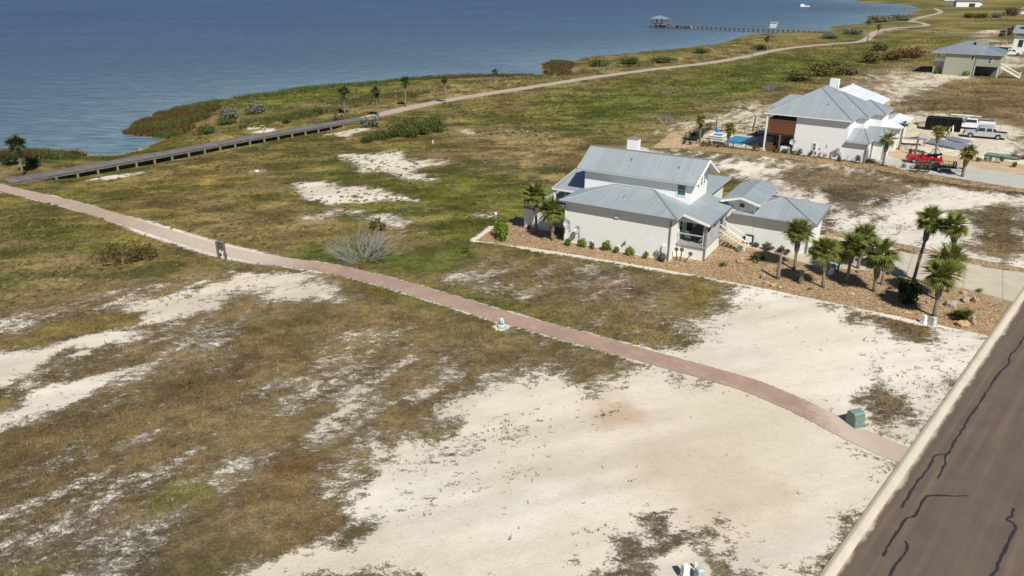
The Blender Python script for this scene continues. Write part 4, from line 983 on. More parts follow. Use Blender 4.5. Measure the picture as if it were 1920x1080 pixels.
shrub("green_shrub", "dark green shrub beyond the boardwalk below the trail palms", (598,214), 20, 14, 'bush_mid', 1, 400)
shrub("green_shrub", "yellowish shrub beyond the boardwalk left of the dark one", (536,231), 22, 15, 'bush_olive', 3, 400)
for x, y, w, h, m, lab in ((430,224,44,28,'bush_grey','pale grey green shrub, left one of two at the marsh edge'), (478,212,48,24,'bush_grey','pale grey green shrub, right one of two at the marsh edge'), (385,247,40,20,'bush_mid','leafy shrub beyond the middle of the boardwalk'),
        (425,232,40,14,'bush_mid','low leafy shrub in front of the pale marsh shrubs'), (20,308,48,22,'bush_dark','dark shrub left of the lone left palm'), (62,312,34,24,'bush_dark','dark shrub right of the lone left palm'),
        (1060,135,40,14,'bush_rust','rust brown shrub on the small sandy spit'), (1030,133,30,12,'bush_rust','low rust brown shrub at the tip of the spit'), (1125,124,46,15,'bush_mid','dark green shrub on the shore, left of three past the spit'),
        (1180,120,56,15,'bush_mid','dark green shrub on the shore, middle of three past the spit'), (1240,117,56,13,'bush_mid','dark green shrub on the shore, right of three past the spit'), (1315,100,40,10,'bush_mid','green shrub on the shore below the far pier'),
        (1500,150,70,26,'bush_olive','olive shrub in the meadow behind the white house, left one'), (1545,142,70,34,'bush_olive','tall olive shrub in the meadow behind the white house'), (1590,140,50,22,'bush_brown','brown shrub right of the tall olive one'),
        (1632,118,50,32,'bush_olive','tall olive shrub toward the sage house'), (1672,112,46,26,'bush_rust','rusty shrub just left of the sage house'), (1705,108,50,28,'bush_rust','rusty shrub nearest the sage house corner'),
        (1650,95,40,20,'bush_mid','green shrub behind the tall olive shrub'), (1560,125,40,16,'bush_mid','green shrub far behind the white house'),
        (1425,92,40,10,'bush_mid','small green shrub by the trail before the far pier'), (1555,72,46,14,'bush_grey','grey shrub near the root of the far pier'), (1600,64,44,16,'bush_grey','grey shrub left of the tall trail palms'), (1650,40,60,16,'bush_grey','grey shrub mass end on the far point, left'), (1690,38,50,16,'bush_grey','grey shrub on the far point near the small inlet'),
        (1815,34,30,14,'bush_olive','olive bush in the far lawn, left of three'), (1838,34,34,14,'bush_mid','green bush in the far lawn, middle of three'), (1868,33,30,14,'bush_grey','grey bush in the far lawn, right of three'), (1895,30,36,24,'bush_brown','brownish tree by the far white house at the right edge')):
    shrub("wild_shrub", lab, (x, y), w, h * (.72 if x > 1480 else .9), m, int(x), 800, .07, "wild shrubs of the coastal meadow", stem=False)
for i, (x, w) in enumerate(((1283,8),(1295,7),(1318,9),(1328,9),(1347,7),(1416,11),(1455,9),(1473,7),(1487,7),(1497,10),(1523,9),(1536,7),(1547,8),(1574,9))):
    yy = 271 + (x - 1283) * .092
    shrub("young_shrub", "young yellow green shrub in the bed below the white house, number %s from the pool" % ("one two three four five six seven eight nine ten eleven twelve thirteen fourteen".split()[i]), (x, yy), w * 1.45, w * 1.3, 'bush_olive' if i % 3 else 'bush_mid', i, 160, .12, "young shrubs along the white house bed", stem=False)
for i, (x, y, w, lab) in enumerate(((1706,288,9,'blue green shrub left of the red pickup'), (1833,303,9,'leftmost green shrub in the bed behind the neighbour driveway'), (1851,303,11,'second green shrub in the bed behind the neighbour driveway'), (1874,306,12,'third green shrub in the bed behind the neighbour driveway'), (1902,314,11,'rightmost green shrub in the bed behind the neighbour driveway'), (1693,315,9,'round grey shrub at the driveway left of the trailer'), (1727,324,22,'dry brown grass clump in front of the trailer'), (1607,306,14,'dark shrub by the downspout of the white house garage'), (1572,303,11,'dry tan tuft under the meters of the white house'))):
    shrub("bed_shrub", lab, (x, y), w * 1.3, w * 1.1, 'bush_brown' if 'dry' in lab else 'bush_grey' if 'grey' in lab else 'bush_mid', i, 240, .1, stem=False)
# boulders
def rock(label, px, wpx, hpx, m, seed):
    r = np.random.default_rng(seed); n = 5; g = G(*px); k = mpp(*px); vs = []; mb = MB()
    for i in range(7):
        th = math.pi * i / 6
        for j in range(9):
            ph = 2 * math.pi * j / 9; q = 1 + r.uniform(-.2, .2); vs.append((math.sin(th) * math.cos(ph) * wpx * k / 2 * q, math.sin(th) * math.sin(ph) * wpx * k / 2 * .7 * q, math.cos(th) * hpx * k / 2 * q + hpx * k * .3))
    mb.add(vs, [(i * 9 + j, (i + 1) * 9 + j, (i + 1) * 9 + (j + 1) % 9, i * 9 + (j + 1) % 9) for i in range(6) for j in range(9)])
    return tag(mb.build("boulder", M[m], None, loc=tuple(g), rot=(0, 0, seed)), label, "boulder", "boulders in the gravel bed")
for i, (x, y, w, h, m, lab) in enumerate(((1805,611,27,13,'rock_tan','long flat tan boulder below the low fan palm'), (1823,610,19,17,'rock_tan','pointed tan boulder below the low fan palm, right of the flat one'), (1780,575,22,14,'rock_grey','large grey boulder left of the low fan palm'),
        (1790,570,14,9,'rock_grey','small dark boulder between the grey one and the green one'), (1810,565,18,12,'rock_grey','greenish boulder behind the low fan palm'), (1828,566,15,14,'rock_tan','tan boulder right of the greenish one'), (1806,551,12,9,'rock_tan','pale boulder nearest the driveway edge'), (1825,598,8,9,'rock_grey','pale small boulder right of the low fan palm'),
        (1740,568,9,7,'rock_grey','small pale boulder right of the dark round shrub'), (1701,588,16,6,'rock_tan','low flat tan rock below the dark round shrub'), (1596,552,18,5,'rock_tan','flat tan rock in the gravel under the palm cluster'), (1430,522,12,12,'rock_grey','pale boulder at the bed edge left of the headless trunk'), (1437,532,12,8,'rock_tan','tan boulder in the edging row below the headless trunk'),
        (1450,537,13,8,'rock_tan','long tan boulder in the edging row below the headless trunk'), (1462,540,10,6,'rock_tan','rightmost low boulder of the edging row'), (1388,493,16,8,'rock_tan','orange tan boulder beside the dark shrub near the stairs'), (1391,486,10,5,'rock_grey','pale flat boulder behind the orange tan one'), (981,444,7,5,'rock_grey','white stone in gravel left of the podium palms'),
        (1003,448,9,4,'rock_grey','flat grey stone in the palm shade beside the house'), (1024,442,6,4,'rock_grey','small grey stone between the two house palms'), (934,438,8,7,'rock_grey','pale boulder beside the big leafy shrub'), (1805,299,9,7,'rock_tan','red brown boulder behind the neighbour driveway'), (1282,253,8,5,'rock_tan','rusty boulder on the pool gravel'))):
    rock(lab, (x, y), w, h, m, i)
tag(MB().tube([G(1583,574, .06), G(1590,576, .1), G(1602,578, .06)], [.05, .08, .04], 6).tube([G(1588,578,.05), G(1597,573,.12)], [.05, .03], 6).build("driftwood", M['twig'], None), "small piece of grey driftwood at the bed edge", "driftwood")
# ------------------------------------------------------------------ buildings
def frame_at(px, deg): return tuple(G(*px)), R(deg)
def clip_u(poly, lo, hi):
    def half(P, f):
        out = []
        for i in range(len(P)):
            a, b = P[i], P[(i + 1) % len(P)]; fa, fb = f(a), f(b)
            if fa >= 0: out.append(a)
            if (fa >= 0) != (fb >= 0): t = fa / (fa - fb); out.append((a[0] + (b[0] - a[0]) * t, a[1] + (b[1] - a[1]) * t))
        return out
    P = half(poly, lambda p: p[0] - lo); return half(P, lambda p: hi - p[0]) if P else P
def roof(parent, planes, m='roof', pw=.5, cap='roof_cap', caps=(), rib=.045, name="roof", seams=True, soffit='soffit', thick=.13, proud=0.0):
    """planes: lists of corner points (upward facing).  Decking is one part, each metal panel its own sub-part"""
    base = MB(); jobs = []
    for pl in planes:
        P = [Vector(p) for p in pl]; n = (P[1] - P[0]).cross(P[2] - P[0]).normalized()
        if n.z < 0: P.reverse(); n = -n
        base.prism([p - n * .01 for p in P], -Vector((0, 0, thick)))
        u = Vector((0, 0, 1)).cross(n); u = u.normalized() if u.length > 1e-4 else Vector((1, 0, 0)); s = n.cross(u)
        jobs.append((P, n, u, s))
    rf = base.build(name, M[soffit], parent)
    for P, n, u, s in jobs:
        o = P[0]; q = [((p - o).dot(u), (p - o).dot(s)) for p in P]; u0 = min(a for a, _ in q); u1 = max(a for a, _ in q)
        k = max(1, round((u1 - u0) / pw)); w = (u1 - u0) / k
        for i in range(k):
            c = clip_u(q, u0 + i * w + .004, u0 + (i + 1) * w - .004)
            if len(c) < 3: continue
            mb = MB(); mb.prism([o + u * a + s * b + n * (.002 + proud) for a, b in c], n * .022)
            if seams:
                e = clip_u(q, u0 + i * w + .004, u0 + i * w + rib)
                if len(e) >= 3: mb.prism([o + u * a + s * b + n * (.026 + proud) for a, b in e], n * .035)
            mb.build("roof_panel", M[m], rf)
    for a, b in caps:
        MB().bar(Vector(a) + Vector((0, 0, .05)), Vector(b) + Vector((0, 0, .05)), .16, .09).build("ridge_cap", M[cap], rf)
    return rf
def hip(x0, x1, y0, y1, ze, slope):
    w, d = x1 - x0, y1 - y0
    if d <= w:
        h = ze + slope * d / 2; a, b = (x0 + d / 2, (y0 + y1) / 2, h), (x1 - d / 2, (y0 + y1) / 2, h)
        pl = [[(x0,y0,ze),(x1,y0,ze),b,a],[(x1,y0,ze),(x1,y1,ze),b],[(x1,y1,ze),(x0,y1,ze),a,b],[(x0,y1,ze),(x0,y0,ze),a]]
        caps = [(a, b), ((x0,y0,ze), a), ((x0,y1,ze), a), ((x1,y0,ze), b), ((x1,y1,ze), b)]
    else:
        h = ze + slope * w / 2; a, b = ((x0 + x1) / 2, y0 + w / 2, h), ((x0 + x1) / 2, y1 - w / 2, h)
        pl = [[(x0,y0,ze),(x1,y0,ze),a],[(x1,y0,ze),(x1,y1,ze),b,a],[(x1,y1,ze),(x0,y1,ze),b],[(x0,y1,ze),(x0,y0,ze),a,b]]
        caps = [(a, b), ((x0,y0,ze), a), ((x1,y0,ze), a), ((x1,y1,ze), b), ((x0,y1,ze), b)]
    pl = [[q for i, q in enumerate(p) if i == 0 or (Vector(q) - Vector(p[i-1])).length > 1e-3] for p in pl]
    return pl, [c for c in caps if (Vector(c[0]) - Vector(c[1])).length > .05]
def window(parent, face, x, y, z, w, h, glass='glass', bars=1, frame='trim', fw=.1):
    """face 'front' looks along -y, 'right' along +x; x,y is the wall point at the window centre"""
    t = MB(); p = MB()
    def bx(mb, a0, a1, d0, d1, z0, z1):
        if face == 'front': mb.box(x + a0, x + a1, y - d1, y - d0, z0, z1)
        else: mb.box(x + d0, x + d1, y + a0, y + a1, z0, z1)
    bx(t, -w/2 - fw, -w/2, -.05, .06, z - fw, z + h + fw); bx(t, w/2, w/2 + fw, -.05, .06, z - fw, z + h + fw)
    bx(t, -w/2, w/2, -.05, .058, z - fw, z); bx(t, -w/2, w/2, -.05, .058, z + h, z + h + fw)
    for i in range(bars): bx(t, -w/2, w/2, -.05, .045, z + h * (i + 1) / (bars + 1) - .025, z + h * (i + 1) / (bars + 1) + .025)
    bx(p, -w/2, w/2, -.04, .02, z, z + h)
    f = t.build("window", M[frame], parent); p.build("pane", M[glass], f); return f
def gutter(parent, a, b, m='gutter'): return MB().bar(Vector(a), Vector(b), .13).build("gutter", M[m], parent)
def downspout(parent, x, y, z0, z1, m='gutter'): return MB().box(x - .05, x + .05, y - .05, y + .05, z0, z1).build("downspout", M[m], parent)

# ---- beige house
hA = empty("beach_house", *frame_at((1058.75, 452.5), -31), "large beige clapboard beach house with grey metal roofs, nearest the path", "house")
EZ, RZ, XR, SL = 4.35, 5.40, 14.15, .265
MB().box(0, 11.0, 0, 16.5, -.1, 4.28).build("wall", M['cream'], hA)
MB().box(0, 11.2, 4.2, 9.4, 4.2, 6.72).prism([(0, 4.2, 6.72), (0, 9.4, 6.72), (0, 6.3, 8.28)], (11.2, 0, 0)).build("upper_wall", M['white_siding'], hA)
MB().box(13.7, 16.4, 8.7, 15.5, -.1, 4.2).prism([(13.7, 8.7, 4.2), (16.4, 8.7, 4.2), (15.05, 8.7, 4.62)], (0, 6.8, 0)).build("breezeway_wall", M['cream'], hA)
MB().box(16.42, 21.8, 8.72, 15.3, -.1, 3.05).build("garage_wall", M['cream'], hA)
for x, y in ((0, 0), (11.0, 0)):
    MB().box(x - .03, x + .07, y - .03, y + .07, -.05, 4.26).build("corner_trim", M['trim'], hA)
zr = lambda x: 3.65 + SL * (XR - x)
c0, c1, c2, c3 = (-.55, -.45, EZ), (11.6, -.45, zr(11.6)), (11.6, 17.0, zr(11.6)), (-.55, 17.0, EZ)
ra, rb_, rc, rd = (3.3, 4.25, RZ), (7.55, 4.25, RZ), (7.55, 12.6, RZ), (3.3, 12.6, RZ)
low = roof(hA, [[c0, c1, rb_, ra], [c1, c2, rc, rb_], [c2, c3, rd, rc], [c3, c0, ra, rd]], caps=[(c0, ra), (c1, rb_), (ra, rb_), (c2, rc)], name="roof")
roof(hA, [[(11.55, 1.45, zr(11.55) + .004), (XR, 1.45, zr(XR) + .004), (XR, 9.4, zr(XR) + .004), (11.55, 9.4, zr(11.55) + .004)]], name="porch_roof")
UE, UR = 6.66, 8.52
roof(hA, [[(-.7, 3.65, UE), (11.75, 3.65, UE), (12.1, 6.3, UR), (-.5, 6.3, UR)], [(12.1, 9.9, UE), (-.7, 9.9, UE), (-.5, 6.3, UR), (12.1, 6.3, UR)]], caps=[((-.5, 6.3, UR), (12.1, 6.3, UR))], name="upper_roof")
roof(hA, [[(13.1, 8.1, 4.28), (15.05, 8.1, 4.82), (15.05, 16.0, 4.82), (13.1, 16.0, 4.28)], [(15.05, 8.1, 4.82), (17.0, 8.1, 4.28), (17.0, 16.0, 4.28), (15.05, 16.0, 4.82)]], caps=[((15.05, 8.1, 4.82), (15.05, 16.0, 4.82))], name="breezeway_roof")
gp, gc = hip(14.3, 22.25, 8.2, 15.8, 3.08, .33)
roof(hA, gp, caps=gc, name="garage_roof")
# rake boards and fascias
for a, b in (((11.85, 3.68, UE - .1), (12.17, 6.3, UR - .1)), ((12.17, 9.88, UE - .1), (12.17, 6.3, UR - .1)), ((11.5, 1.42, zr(11.5) - .08), (XR, 1.42, zr(XR) - .08)),
             ((13.1, 8.06, 4.2), (15.05, 8.06, 4.74)), ((15.05, 8.06, 4.74), (17.0, 8.06, 4.2))):
    MB().bar(a, b, .09, .2).build("rake_board", M['trim'], hA)
MB().prism([(11.02, 1.75, 3.55), (13.75, 1.75, 3.5), (13.75, 1.75, 3.62), (11.6, 1.75, 4.18), (11.02, 1.75, 4.18)], (0, .12, 0)).build("porch_gable", M['soffit'], hA)
gutter(hA, (-.55, -.5, EZ - .05), (11.6, -.5, zr(11.6) - .05)); gutter(hA, (XR + .03, 1.5, zr(XR) - .08), (XR + .03, 9.3, zr(XR) - .08)); gutter(hA, (22.28, 8.2, 3.02), (22.28, 15.8, 3.02)); gutter(hA, (14.4, 8.15, 3.02), (22.2, 8.15, 3.02))
downspout(hA, -.07, -.06, 0, 4.25); downspout(hA, 10.95, -.07, 0, 4.2); downspout(hA, 13.85, 1.68, 0, 3.5); downspout(hA, 21.7, 8.64, 0, 3.0)
# porch
MB().box(11.02, 13.75, 1.75, 8.66, -.1, 1.3).build("porch_base", M['cream'], hA)
MB().box(11.02, 13.95, 1.55, 8.66, 1.304, 1.4).build("porch_floor", M['deck'], hA)
for x, y in ((13.6, 1.9), (13.6, 4.2), (13.6, 6.2), (13.6, 8.3)):
    MB().box(x - .11, x + .11, y - .11, y + .11, 1.4, 3.72).build("porch_post", M['grey_trim'], hA)
for a, b in (((11.1, 1.8), (13.5, 1.8)), ((13.66, 2.0), (13.66, 4.1)), ((13.66, 4.3), (13.66, 6.1))):
    MB().bar((*a, 2.35), (*b, 2.35), .09).build("rail", M['grey_trim'], hA); MB().bar((*a, 1.55), (*b, 1.55), .05).build("rail", M['grey_trim'], hA)
for y in (2.35, 4.55): MB().box(13.62, 13.70, y, y + 1.3, 1.45, 2.3).build("rail_panel", M['grey_trim'], hA)
window(hA, 'right', 11.0, 2.7, 2.3, .8, 1.0); MB().box(11.0, 11.06, 4.6, 6.4, 1.4, 3.4).build("door", M['dark'], hA)
MB().box(11.02, 13.5, 8.4, 8.6, 1.4, 3.6).build("porch_end_wall", M['grey_trim'], hA)
# stairs
st = MB().bar((13.8, 6.35, 1.3), (16.35, 6.35, .02), .07, .26).build("stair", M['wood_new'], hA)
MB().bar((13.8, 7.65, 1.3), (16.35, 7.65, .02), .07, .26).build("stringer", M['wood_new'], st)
for i in range(8):
    x = 13.85 + i * .32; z = 1.24 - i * .16; MB().box(x, x + .29, 6.3, 7.7, z, z + .045).build("tread", M['wood_new'], st)
for y in (6.32, 7.68):
    MB().bar((13.8, y, 2.35), (16.4, y, 1.0), .08).build("handrail", M['trim'], st); MB().bar((16.4, y, 0), (16.4, y, 1.05), .09).build("newel_post", M['trim'], st); MB().bar((13.8, y, 1.75), (16.35, y, .5), .05).build("handrail", M['trim'], st)
# windows
window(hA, 'front', 10.28, 4.2, 5.3, .78, 1.02, 'teal_glass', 1)
for i, (yy, hh) in enumerate(((6.35, .62), (7.3, .78), (8.25, .62))): window(hA, 'right', 11.2, yy, 5.7, .62, hh, 'teal_glass', 1)
window(hA, 'front', 15.1, 8.7, 3.68, .5, .42, 'glass', 0, fw=.12)
MB().bar((11.28, 3.9, UE - .08), (11.28, 9.3, UE - .08), .06).bar((11.28, 6.3, 6.6), (11.28, 6.3, 8.2), .06).build("gable_bracket", M['trim'], hA)
MB().box(3.3, 4.4, 6.9, 7.8, 7.2, 9.5).build("chimney", M['white_siding'], hA)
MB().box(3.28, 4.42, 6.88, 7.82, 9.502, 9.56).box(3.7, 4.0, 7.2, 7.5, 9.56, 9.75).build("chimney_cap", M['galv'], hA)
for x, y, z in ((4.6, 5.2, 7.8), (5.4, 1.9, 4.95), (9.6, 5.0, 7.68)): MB().tube([(x, y, z - .3), (x, y, z + .28)], .05, 7).build("vent_pipe", M['galv'], hA)
lamp = MB().box(5.35, 5.75, -.16, -.01, 3.42, 3.62).build("wall_lamp", M['white_plastic'], hA)
for x in (2.8, 5.7, 8.7): MB().box(x, x + .28, -.05, -.001, .35, .65).build("wall_vent", M['trim'], hA)
MB().box(10.3, 10.7, -.2, -.01, .75, 1.55).build("meter_box", M['white_plastic'], hA)
for x in (9.75, 10.0): MB().tube([(x, -.12, 0), (x, -.12, .9), (x + .15, -.12, 1.0)], .04, 6).tube([(x, -.14, .62), (x, -.14, .85)], .12, 8).build("meter_pipe", M['galv'], hA)
MB().tube([(6.55, -.3, 1.15), (6.55, -.02, 1.15)], .1, 8).box(6.5, 6.6, -.1, -.01, .9, 1.15).build("hose_reel", M['gutter'], hA)
def dish(parent, x, z, r, y=-.55):
    mb = MB(); vs = [(x, y - .02, z)]; n = 14
    for k in range(n):
        a = 2 * math.pi * k / n; vs.append((x + r * .5 * math.cos(a), y - .05, z + r * .5 * math.sin(a)))
    for k in range(n):
        a = 2 * math.pi * k / n; vs.append((x + r * math.cos(a), y - .2 + .12 * math.sin(a), z + r * math.sin(a)))
    fs = [(0, 1 + k, 1 + (k + 1) % n) for k in range(n)] + [(1 + k, 1 + n + k, 1 + n + (k + 1) % n, 1 + (k + 1) % n) for k in range(n)]
    d = mb.add(vs, fs).build("satellite_dish", M['grey_plastic'], parent, True)
    MB().tube([(x, y, z), (x + .1, -.15, z - .35), (x + .1, -.15, z - .9), (x + .1, 0, z - .9)], .03, 5).build("dish_arm", M['galv'], d); MB().tube([(x, y - .05, z - r * .9), (x, y - .5, z - .1)], .02, 5).build("feed_horn", M['galv'], d)
dish(hA, .55, 2.2, .38); dish(hA, 1.6, 1.75, .32, -.4)
# raised deck at the left end
MB().box(-5.9, -2.85, 1.95, 9.5, -.1, 2.05).build("podium_wall", M['white_siding'], hA)
MB().box(-2.848, -.02, 3.6, 9.5, -.1, 2.0).build("podium_wall", M['white_siding'], hA)
MB().box(-5.98, -.02, 1.87, 9.55, 2.054, 2.14).build("deck_floor", M['deck'], hA)
for x, y in ((-3.4, 4.1), (-3.4, 6.6), (-1.3, 4.1)): MB().box(x - .1, x + .1, y - .1, y + .1, 2.14, 4.12).build("deck_post", M['trim'], hA)
roof(hA, [[(-3.6, 3.9, 4.1), (-.1, 3.9, 4.1), (-.1, 9.4, 5.0), (-3.6, 9.4, 5.0)]], name="deck_roof")
MB().bar((-3.62, 3.9, 4.05), (-3.62, 9.4, 4.95), .08, .2).build("rake_board", M['trim'], hA); MB().bar((-3.6, 3.87, 4.05), (-.3, 3.87, 4.05), .08, .16).build("fascia", M['trim'], hA)
for a, b in (((-5.9, 2.0), (-3.0, 2.0)), ((-5.9, 2.0), (-5.9, 9.3))):
    MB().bar((*a, 2.95), (*b, 2.95), .06).build("deck_rail", M['gutter'], hA)
    for i in range(5): f = i / 4; MB().bar((a[0] + (b[0]-a[0])*f, a[1] + (b[1]-a[1])*f, 2.14), (a[0] + (b[0]-a[0])*f, a[1] + (b[1]-a[1])*f, 2.95), .05).build("rail_post", M['gutter'], hA)
mA = Matrix.LocRotScale(hA.location, hA.rotation_euler, None)
def at_A(x, y, z): return mA @ Vector((x, y, z))
def chair(label, p, rz, m, s=1.0):
    t = empty("patio_chair", p, rz, label, "chair"); MB().box(-.3*s, .3*s, -.3*s, .3*s, .38*s, .5*s).build("seat", M[m], t); MB().prism([(-.3*s, .24*s, .5*s), (.3*s, .24*s, .5*s), (.3*s, .42*s, 1.15*s), (-.3*s, .42*s, 1.15*s)], (0, .08*s, 0)).build("backrest", M[m], t)
    for x in (-.26*s, .26*s):
        for y in (-.26*s, .26*s): MB().box(x - .03, x + .03, y - .03, y + .03, 0, .38*s).build("leg", M['black_metal'], t)
    return t
chair("bright blue lounge chair on the raised deck of the beige house", at_A(-3.2, 3.0, 2.14), hA.rotation_euler.z + .6, 'blue', .85)
tb = empty("patio_table", at_A(12.2, 3.9, 1.4), hA.rotation_euler.z, "dark table in the shade of the beige house porch", "table"); MB().box(-.5, .5, -.7, .7, .7, .76).build("table_top", M['wood_grey'], tb)
for x, y in ((-.4, -.6), (.4, -.6), (-.4, .6), (.4, .6)): MB().box(x - .04, x + .04, y - .04, y + .04, 0, .7).build("leg", M['wood_grey'], tb)
chair("dark chair near the rail inside the beige house porch", at_A(11.9, 2.7, 1.4), hA.rotation_euler.z + 2.8, 'gutter')
gr = empty("barbecue_grill", at_A(13.1, 2.5, 1.4), hA.rotation_euler.z, "round covered grill at the porch corner post", "grill"); MB().tube([(0, 0, .55), (0, 0, .7), (0, 0, .9), (0, 0, 1.02)], [.2, .32, .32, .12], 12).build("kettle", M['black_metal'], gr, True)
for k in range(3): MB().tube([(0, 0, .6), (.35 * math.cos(k * 2.1), .35 * math.sin(k * 2.1), 0)], .025, 5).build("leg", M['galv'], gr)
cacti = empty("prickly_pear", at_A(11.6, .55, 0), hA.rotation_euler.z, "withered prickly pear with round pads under the porch", "cactus")
for x, lean, h in ((0, -.12, .95), (.35, .05, 1.0), (.75, .5, .75)):
    MB().tube([(x, 0, -.05), (x + lean * .4, 0, h * .5), (x + lean, 0, h)], [.09, .06, .05], 6).build("stem", M['twig_brown'], cacti)
    MB().tube([(x + lean, -.04, h + .18), (x + lean, .04, h + .18)], [.2, .2], 10).build("pad", M['twig_brown'], cacti)
cb = empty("cactus", tuple(G(1386, 473)), 0, "round grey green cactus at the stair foot", "cactus")
for x, z, r_ in ((0, .28, .24), (.14, .55, .16), (-.1, .56, .13)): MB().tube([(x, -.05, z), (x, .05, z)], [r_, r_], 10).build("pad", M['cactus'], cb)
wr = empty("wheel_ornament", at_A(16.2, 8.55, .1), hA.rotation_euler.z, "dark framed square ornament leaning on the wall by the stairs", "ornament")
for a, b in (((-.4, 0, .1), (.4, 0, .1)), ((.4, 0, .1), (.4, 0, .9)), ((.4, 0, .9), (-.4, 0, .9)), ((-.4, 0, .9), (-.4, 0, .1))): MB().bar(a, b, .12).build("frame", M['black_metal'], wr)
MB().box(-.33, .33, -.02, .02, .17, .83).build("panel", M['trim'], wr)
ac = empty("utility_unit", at_A(22.25, 9.3, 0), hA.rotation_euler.z, "small brown unit by the garage corner", "utility box"); MB().box(-.25, .25, -.3, .3, .04, .75).build("casing", M['wood_post'], ac); MB().box(-.3, .3, -.35, .35, 0, .036).build("base", M['concrete'], ac)

# ---- white two storey house by the pool
hB = empty("pool_house", *frame_at((1484.5, 288), -35), "tall white house with grey hip roofs and slatted balcony by the pool", "house")
W = M['white_siding']
MB().box(0, 7.4, 0, 15, -.1, 5.62).build("wall", W, hB); MB().box(7.38, 8.6, 4.2, 14, -.1, 5.6).build("bay_wall", W, hB); MB().box(8.58, 10.15, 8.7, 13.8, -.1, 5.58).build("bay_wall", W, hB)
MB().box(7.402, 10.2, 0.02, 6, -.1, 2.85).build("garage_wall", W, hB); MB().box(10.2, 11.9, 3.2, 8, -.1, 2.85).build("garage_wall", W, hB)
MB().box(-4.2, -.02, 4.6, 15, -.1, 5.6).build("rear_wall", M['gutter'], hB)
pl, cs = hip(-4.75, 7.75, -.45, 15.5, 5.68, .55); roof(hB, pl, caps=cs[:3], pw=.42)
pl, cs = hip(-1, 9.05, 3.75, 13.9, 5.70, .52); roof(hB, pl, caps=cs, pw=.42, name="side_roof")
pl, cs = hip(4.6, 10.6, 8.3, 14.2, 5.66, .5); roof(hB, pl, caps=cs, pw=.42, name="rear_side_roof")
roof(hB, [[(7.42, -.45, 2.82), (10.5, -.45, 2.82), (8.9, 3.4, 4.15), (7.42, 3.4, 4.15)], [(10.5, -.45, 2.82), (10.5, 2.9, 2.82), (8.9, 3.4, 4.15)]], caps=[((10.5, -.45, 2.82), (8.9, 3.4, 4.15))], pw=.42, name="garage_roof")
roof(hB, [[(8.9, 2.7, 2.84), (12.2, 2.7, 2.84), (11.0, 6.0, 4.2), (8.9, 6.0, 4.2)], [(12.2, 2.7, 2.84), (12.2, 8.2, 2.84), (11.0, 6.0, 4.2)]], caps=[((12.2, 2.7, 2.84), (11.0, 6.0, 4.2))], pw=.42, name="garage_roof")
roof(hB, [[(-6.2, 6.5, 5.6), (-4.0, 6.5, 5.6), (-2.5, 12, 6.9), (-4.6, 12, 6.9)]], pw=.42, name="rear_porch_roof")
gutter(hB, (-4.75, -.5, 5.62), (7.75, -.5, 5.62), 'trim'); downspout(hB, 10.15, -.06, 0, 2.8); downspout(hB, 10.28, 3.1, 0, 2.8); downspout(hB, 12.0, 3.1, .1, 2.8)
MB().box(10.45, 11.7, 3.12, 3.22, .02, 2.3).build("garage_door", M['trim'], hB)
MB().box(-4.3, -4.08, -.42, -.2, 0, 5.6).build("corner_post", M['trim'], hB)
for x, y in ((-4.1, 4.4), (-2.0, -.2)): MB().box(x - .1, x + .1, y - .1, y + .1, 0, 5.55 if y > 0 else 2.6).build("porch_post", M['pole'], hB)
MB().box(-4.15, -.01, -.1, 4.5, 2.55, 2.75).build("balcony_floor", M['wood_red'], hB)
for i in range(12):
    z = 2.78 + i * .175
    MB().box(-4.05, -.02, -.2, -.14, z, z + .15).build("balcony_slat", M['wood_red'], hB)
for x in (-4.0, -3.05, -2.05, -1.05, -.12): MB().box(x - .05, x + .05, -.13, -.05, 2.5, 4.95).build("balcony_post", M['wood_red'], hB)
for y in (1.0, 2.2, 3.4): MB().box(-4.05, -3.98, y - .5, y + .5, 2.78, 4.88).build("balcony_side_panel", M['wood_red'], hB)
s2 = MB().bar((-3.4, .9, .1), (-1.0, .9, 2.5), .08, .25).build("outside_stair", M['wood_red'], hB)
MB().bar((-3.4, 2.0, .1), (-1.0, 2.0, 2.5), .08, .25).build("stringer", M['wood_red'], s2); MB().bar((-3.4, .88, 1.0), (-1.0, .88, 3.3), .07).build("handrail", M['wood_red'], s2)
for i in range(10): MB().box(-3.4 + i * .25, -3.13 + i * .25, .9, 2.0, .15 + i * .24, .2 + i * .24).build("tread", M['wood_red'], s2)
MB().box(-3.9, -2.9, -.3, -.24, .1, 1.0).box(-3.9, -2.9, -.3, -.24, 1.06, 1.3).build("stair_screen", M['wood_red'], hB)
MB().box(-1.9, -.4, .3, 2.2, .02, .8).build("step_block", M['trim'], hB)
MB().box(-.02, .25, -.02, 0, 2.6, 2.85).build("wall_return", W, hB)
window(hB, 'front', 3.05, 0, .95, .4, .95, 'teal_glass', 1, fw=.12)
MB().box(4.75, 4.9, -.06, -.004, 1.5, 1.95).build("rust_stain_vent", M['wood_new'], hB); MB().tube([(3.95, -.12, 1.3), (3.95, 0, 1.3)], .1, 8).build("wall_vent", M['galv'], hB)
dish(hB, .05, 1.9, .42)
MB().box(6.3, 6.7, -.35, -.01, .9, 1.7).build("meter_box", M['grey_plastic'], hB); MB().bar((5.75, -.2, 0), (5.75, -.2, 1.3), .1).bar((5.75, -.2, 1.2), (6.3, -.2, 1.2), .08).bar((6.9, -.2, 0), (6.9, -.2, 1.2), .08).build("conduit", M['galv'], hB)
MB().tube([(7.9, -.3, 0), (7.9, -.3, .7), (8.05, -.3, .75)], .05, 6).build("standpipe", M['galv'], hB)
for x, y, z in ((3.6, 2.2, 7.1), (3.0, 9.0, 8.8)): MB().tube([(x, y, z - .3), (x, y, z + .4)], .07, 7).build("vent_pipe", M['galv'], hB)
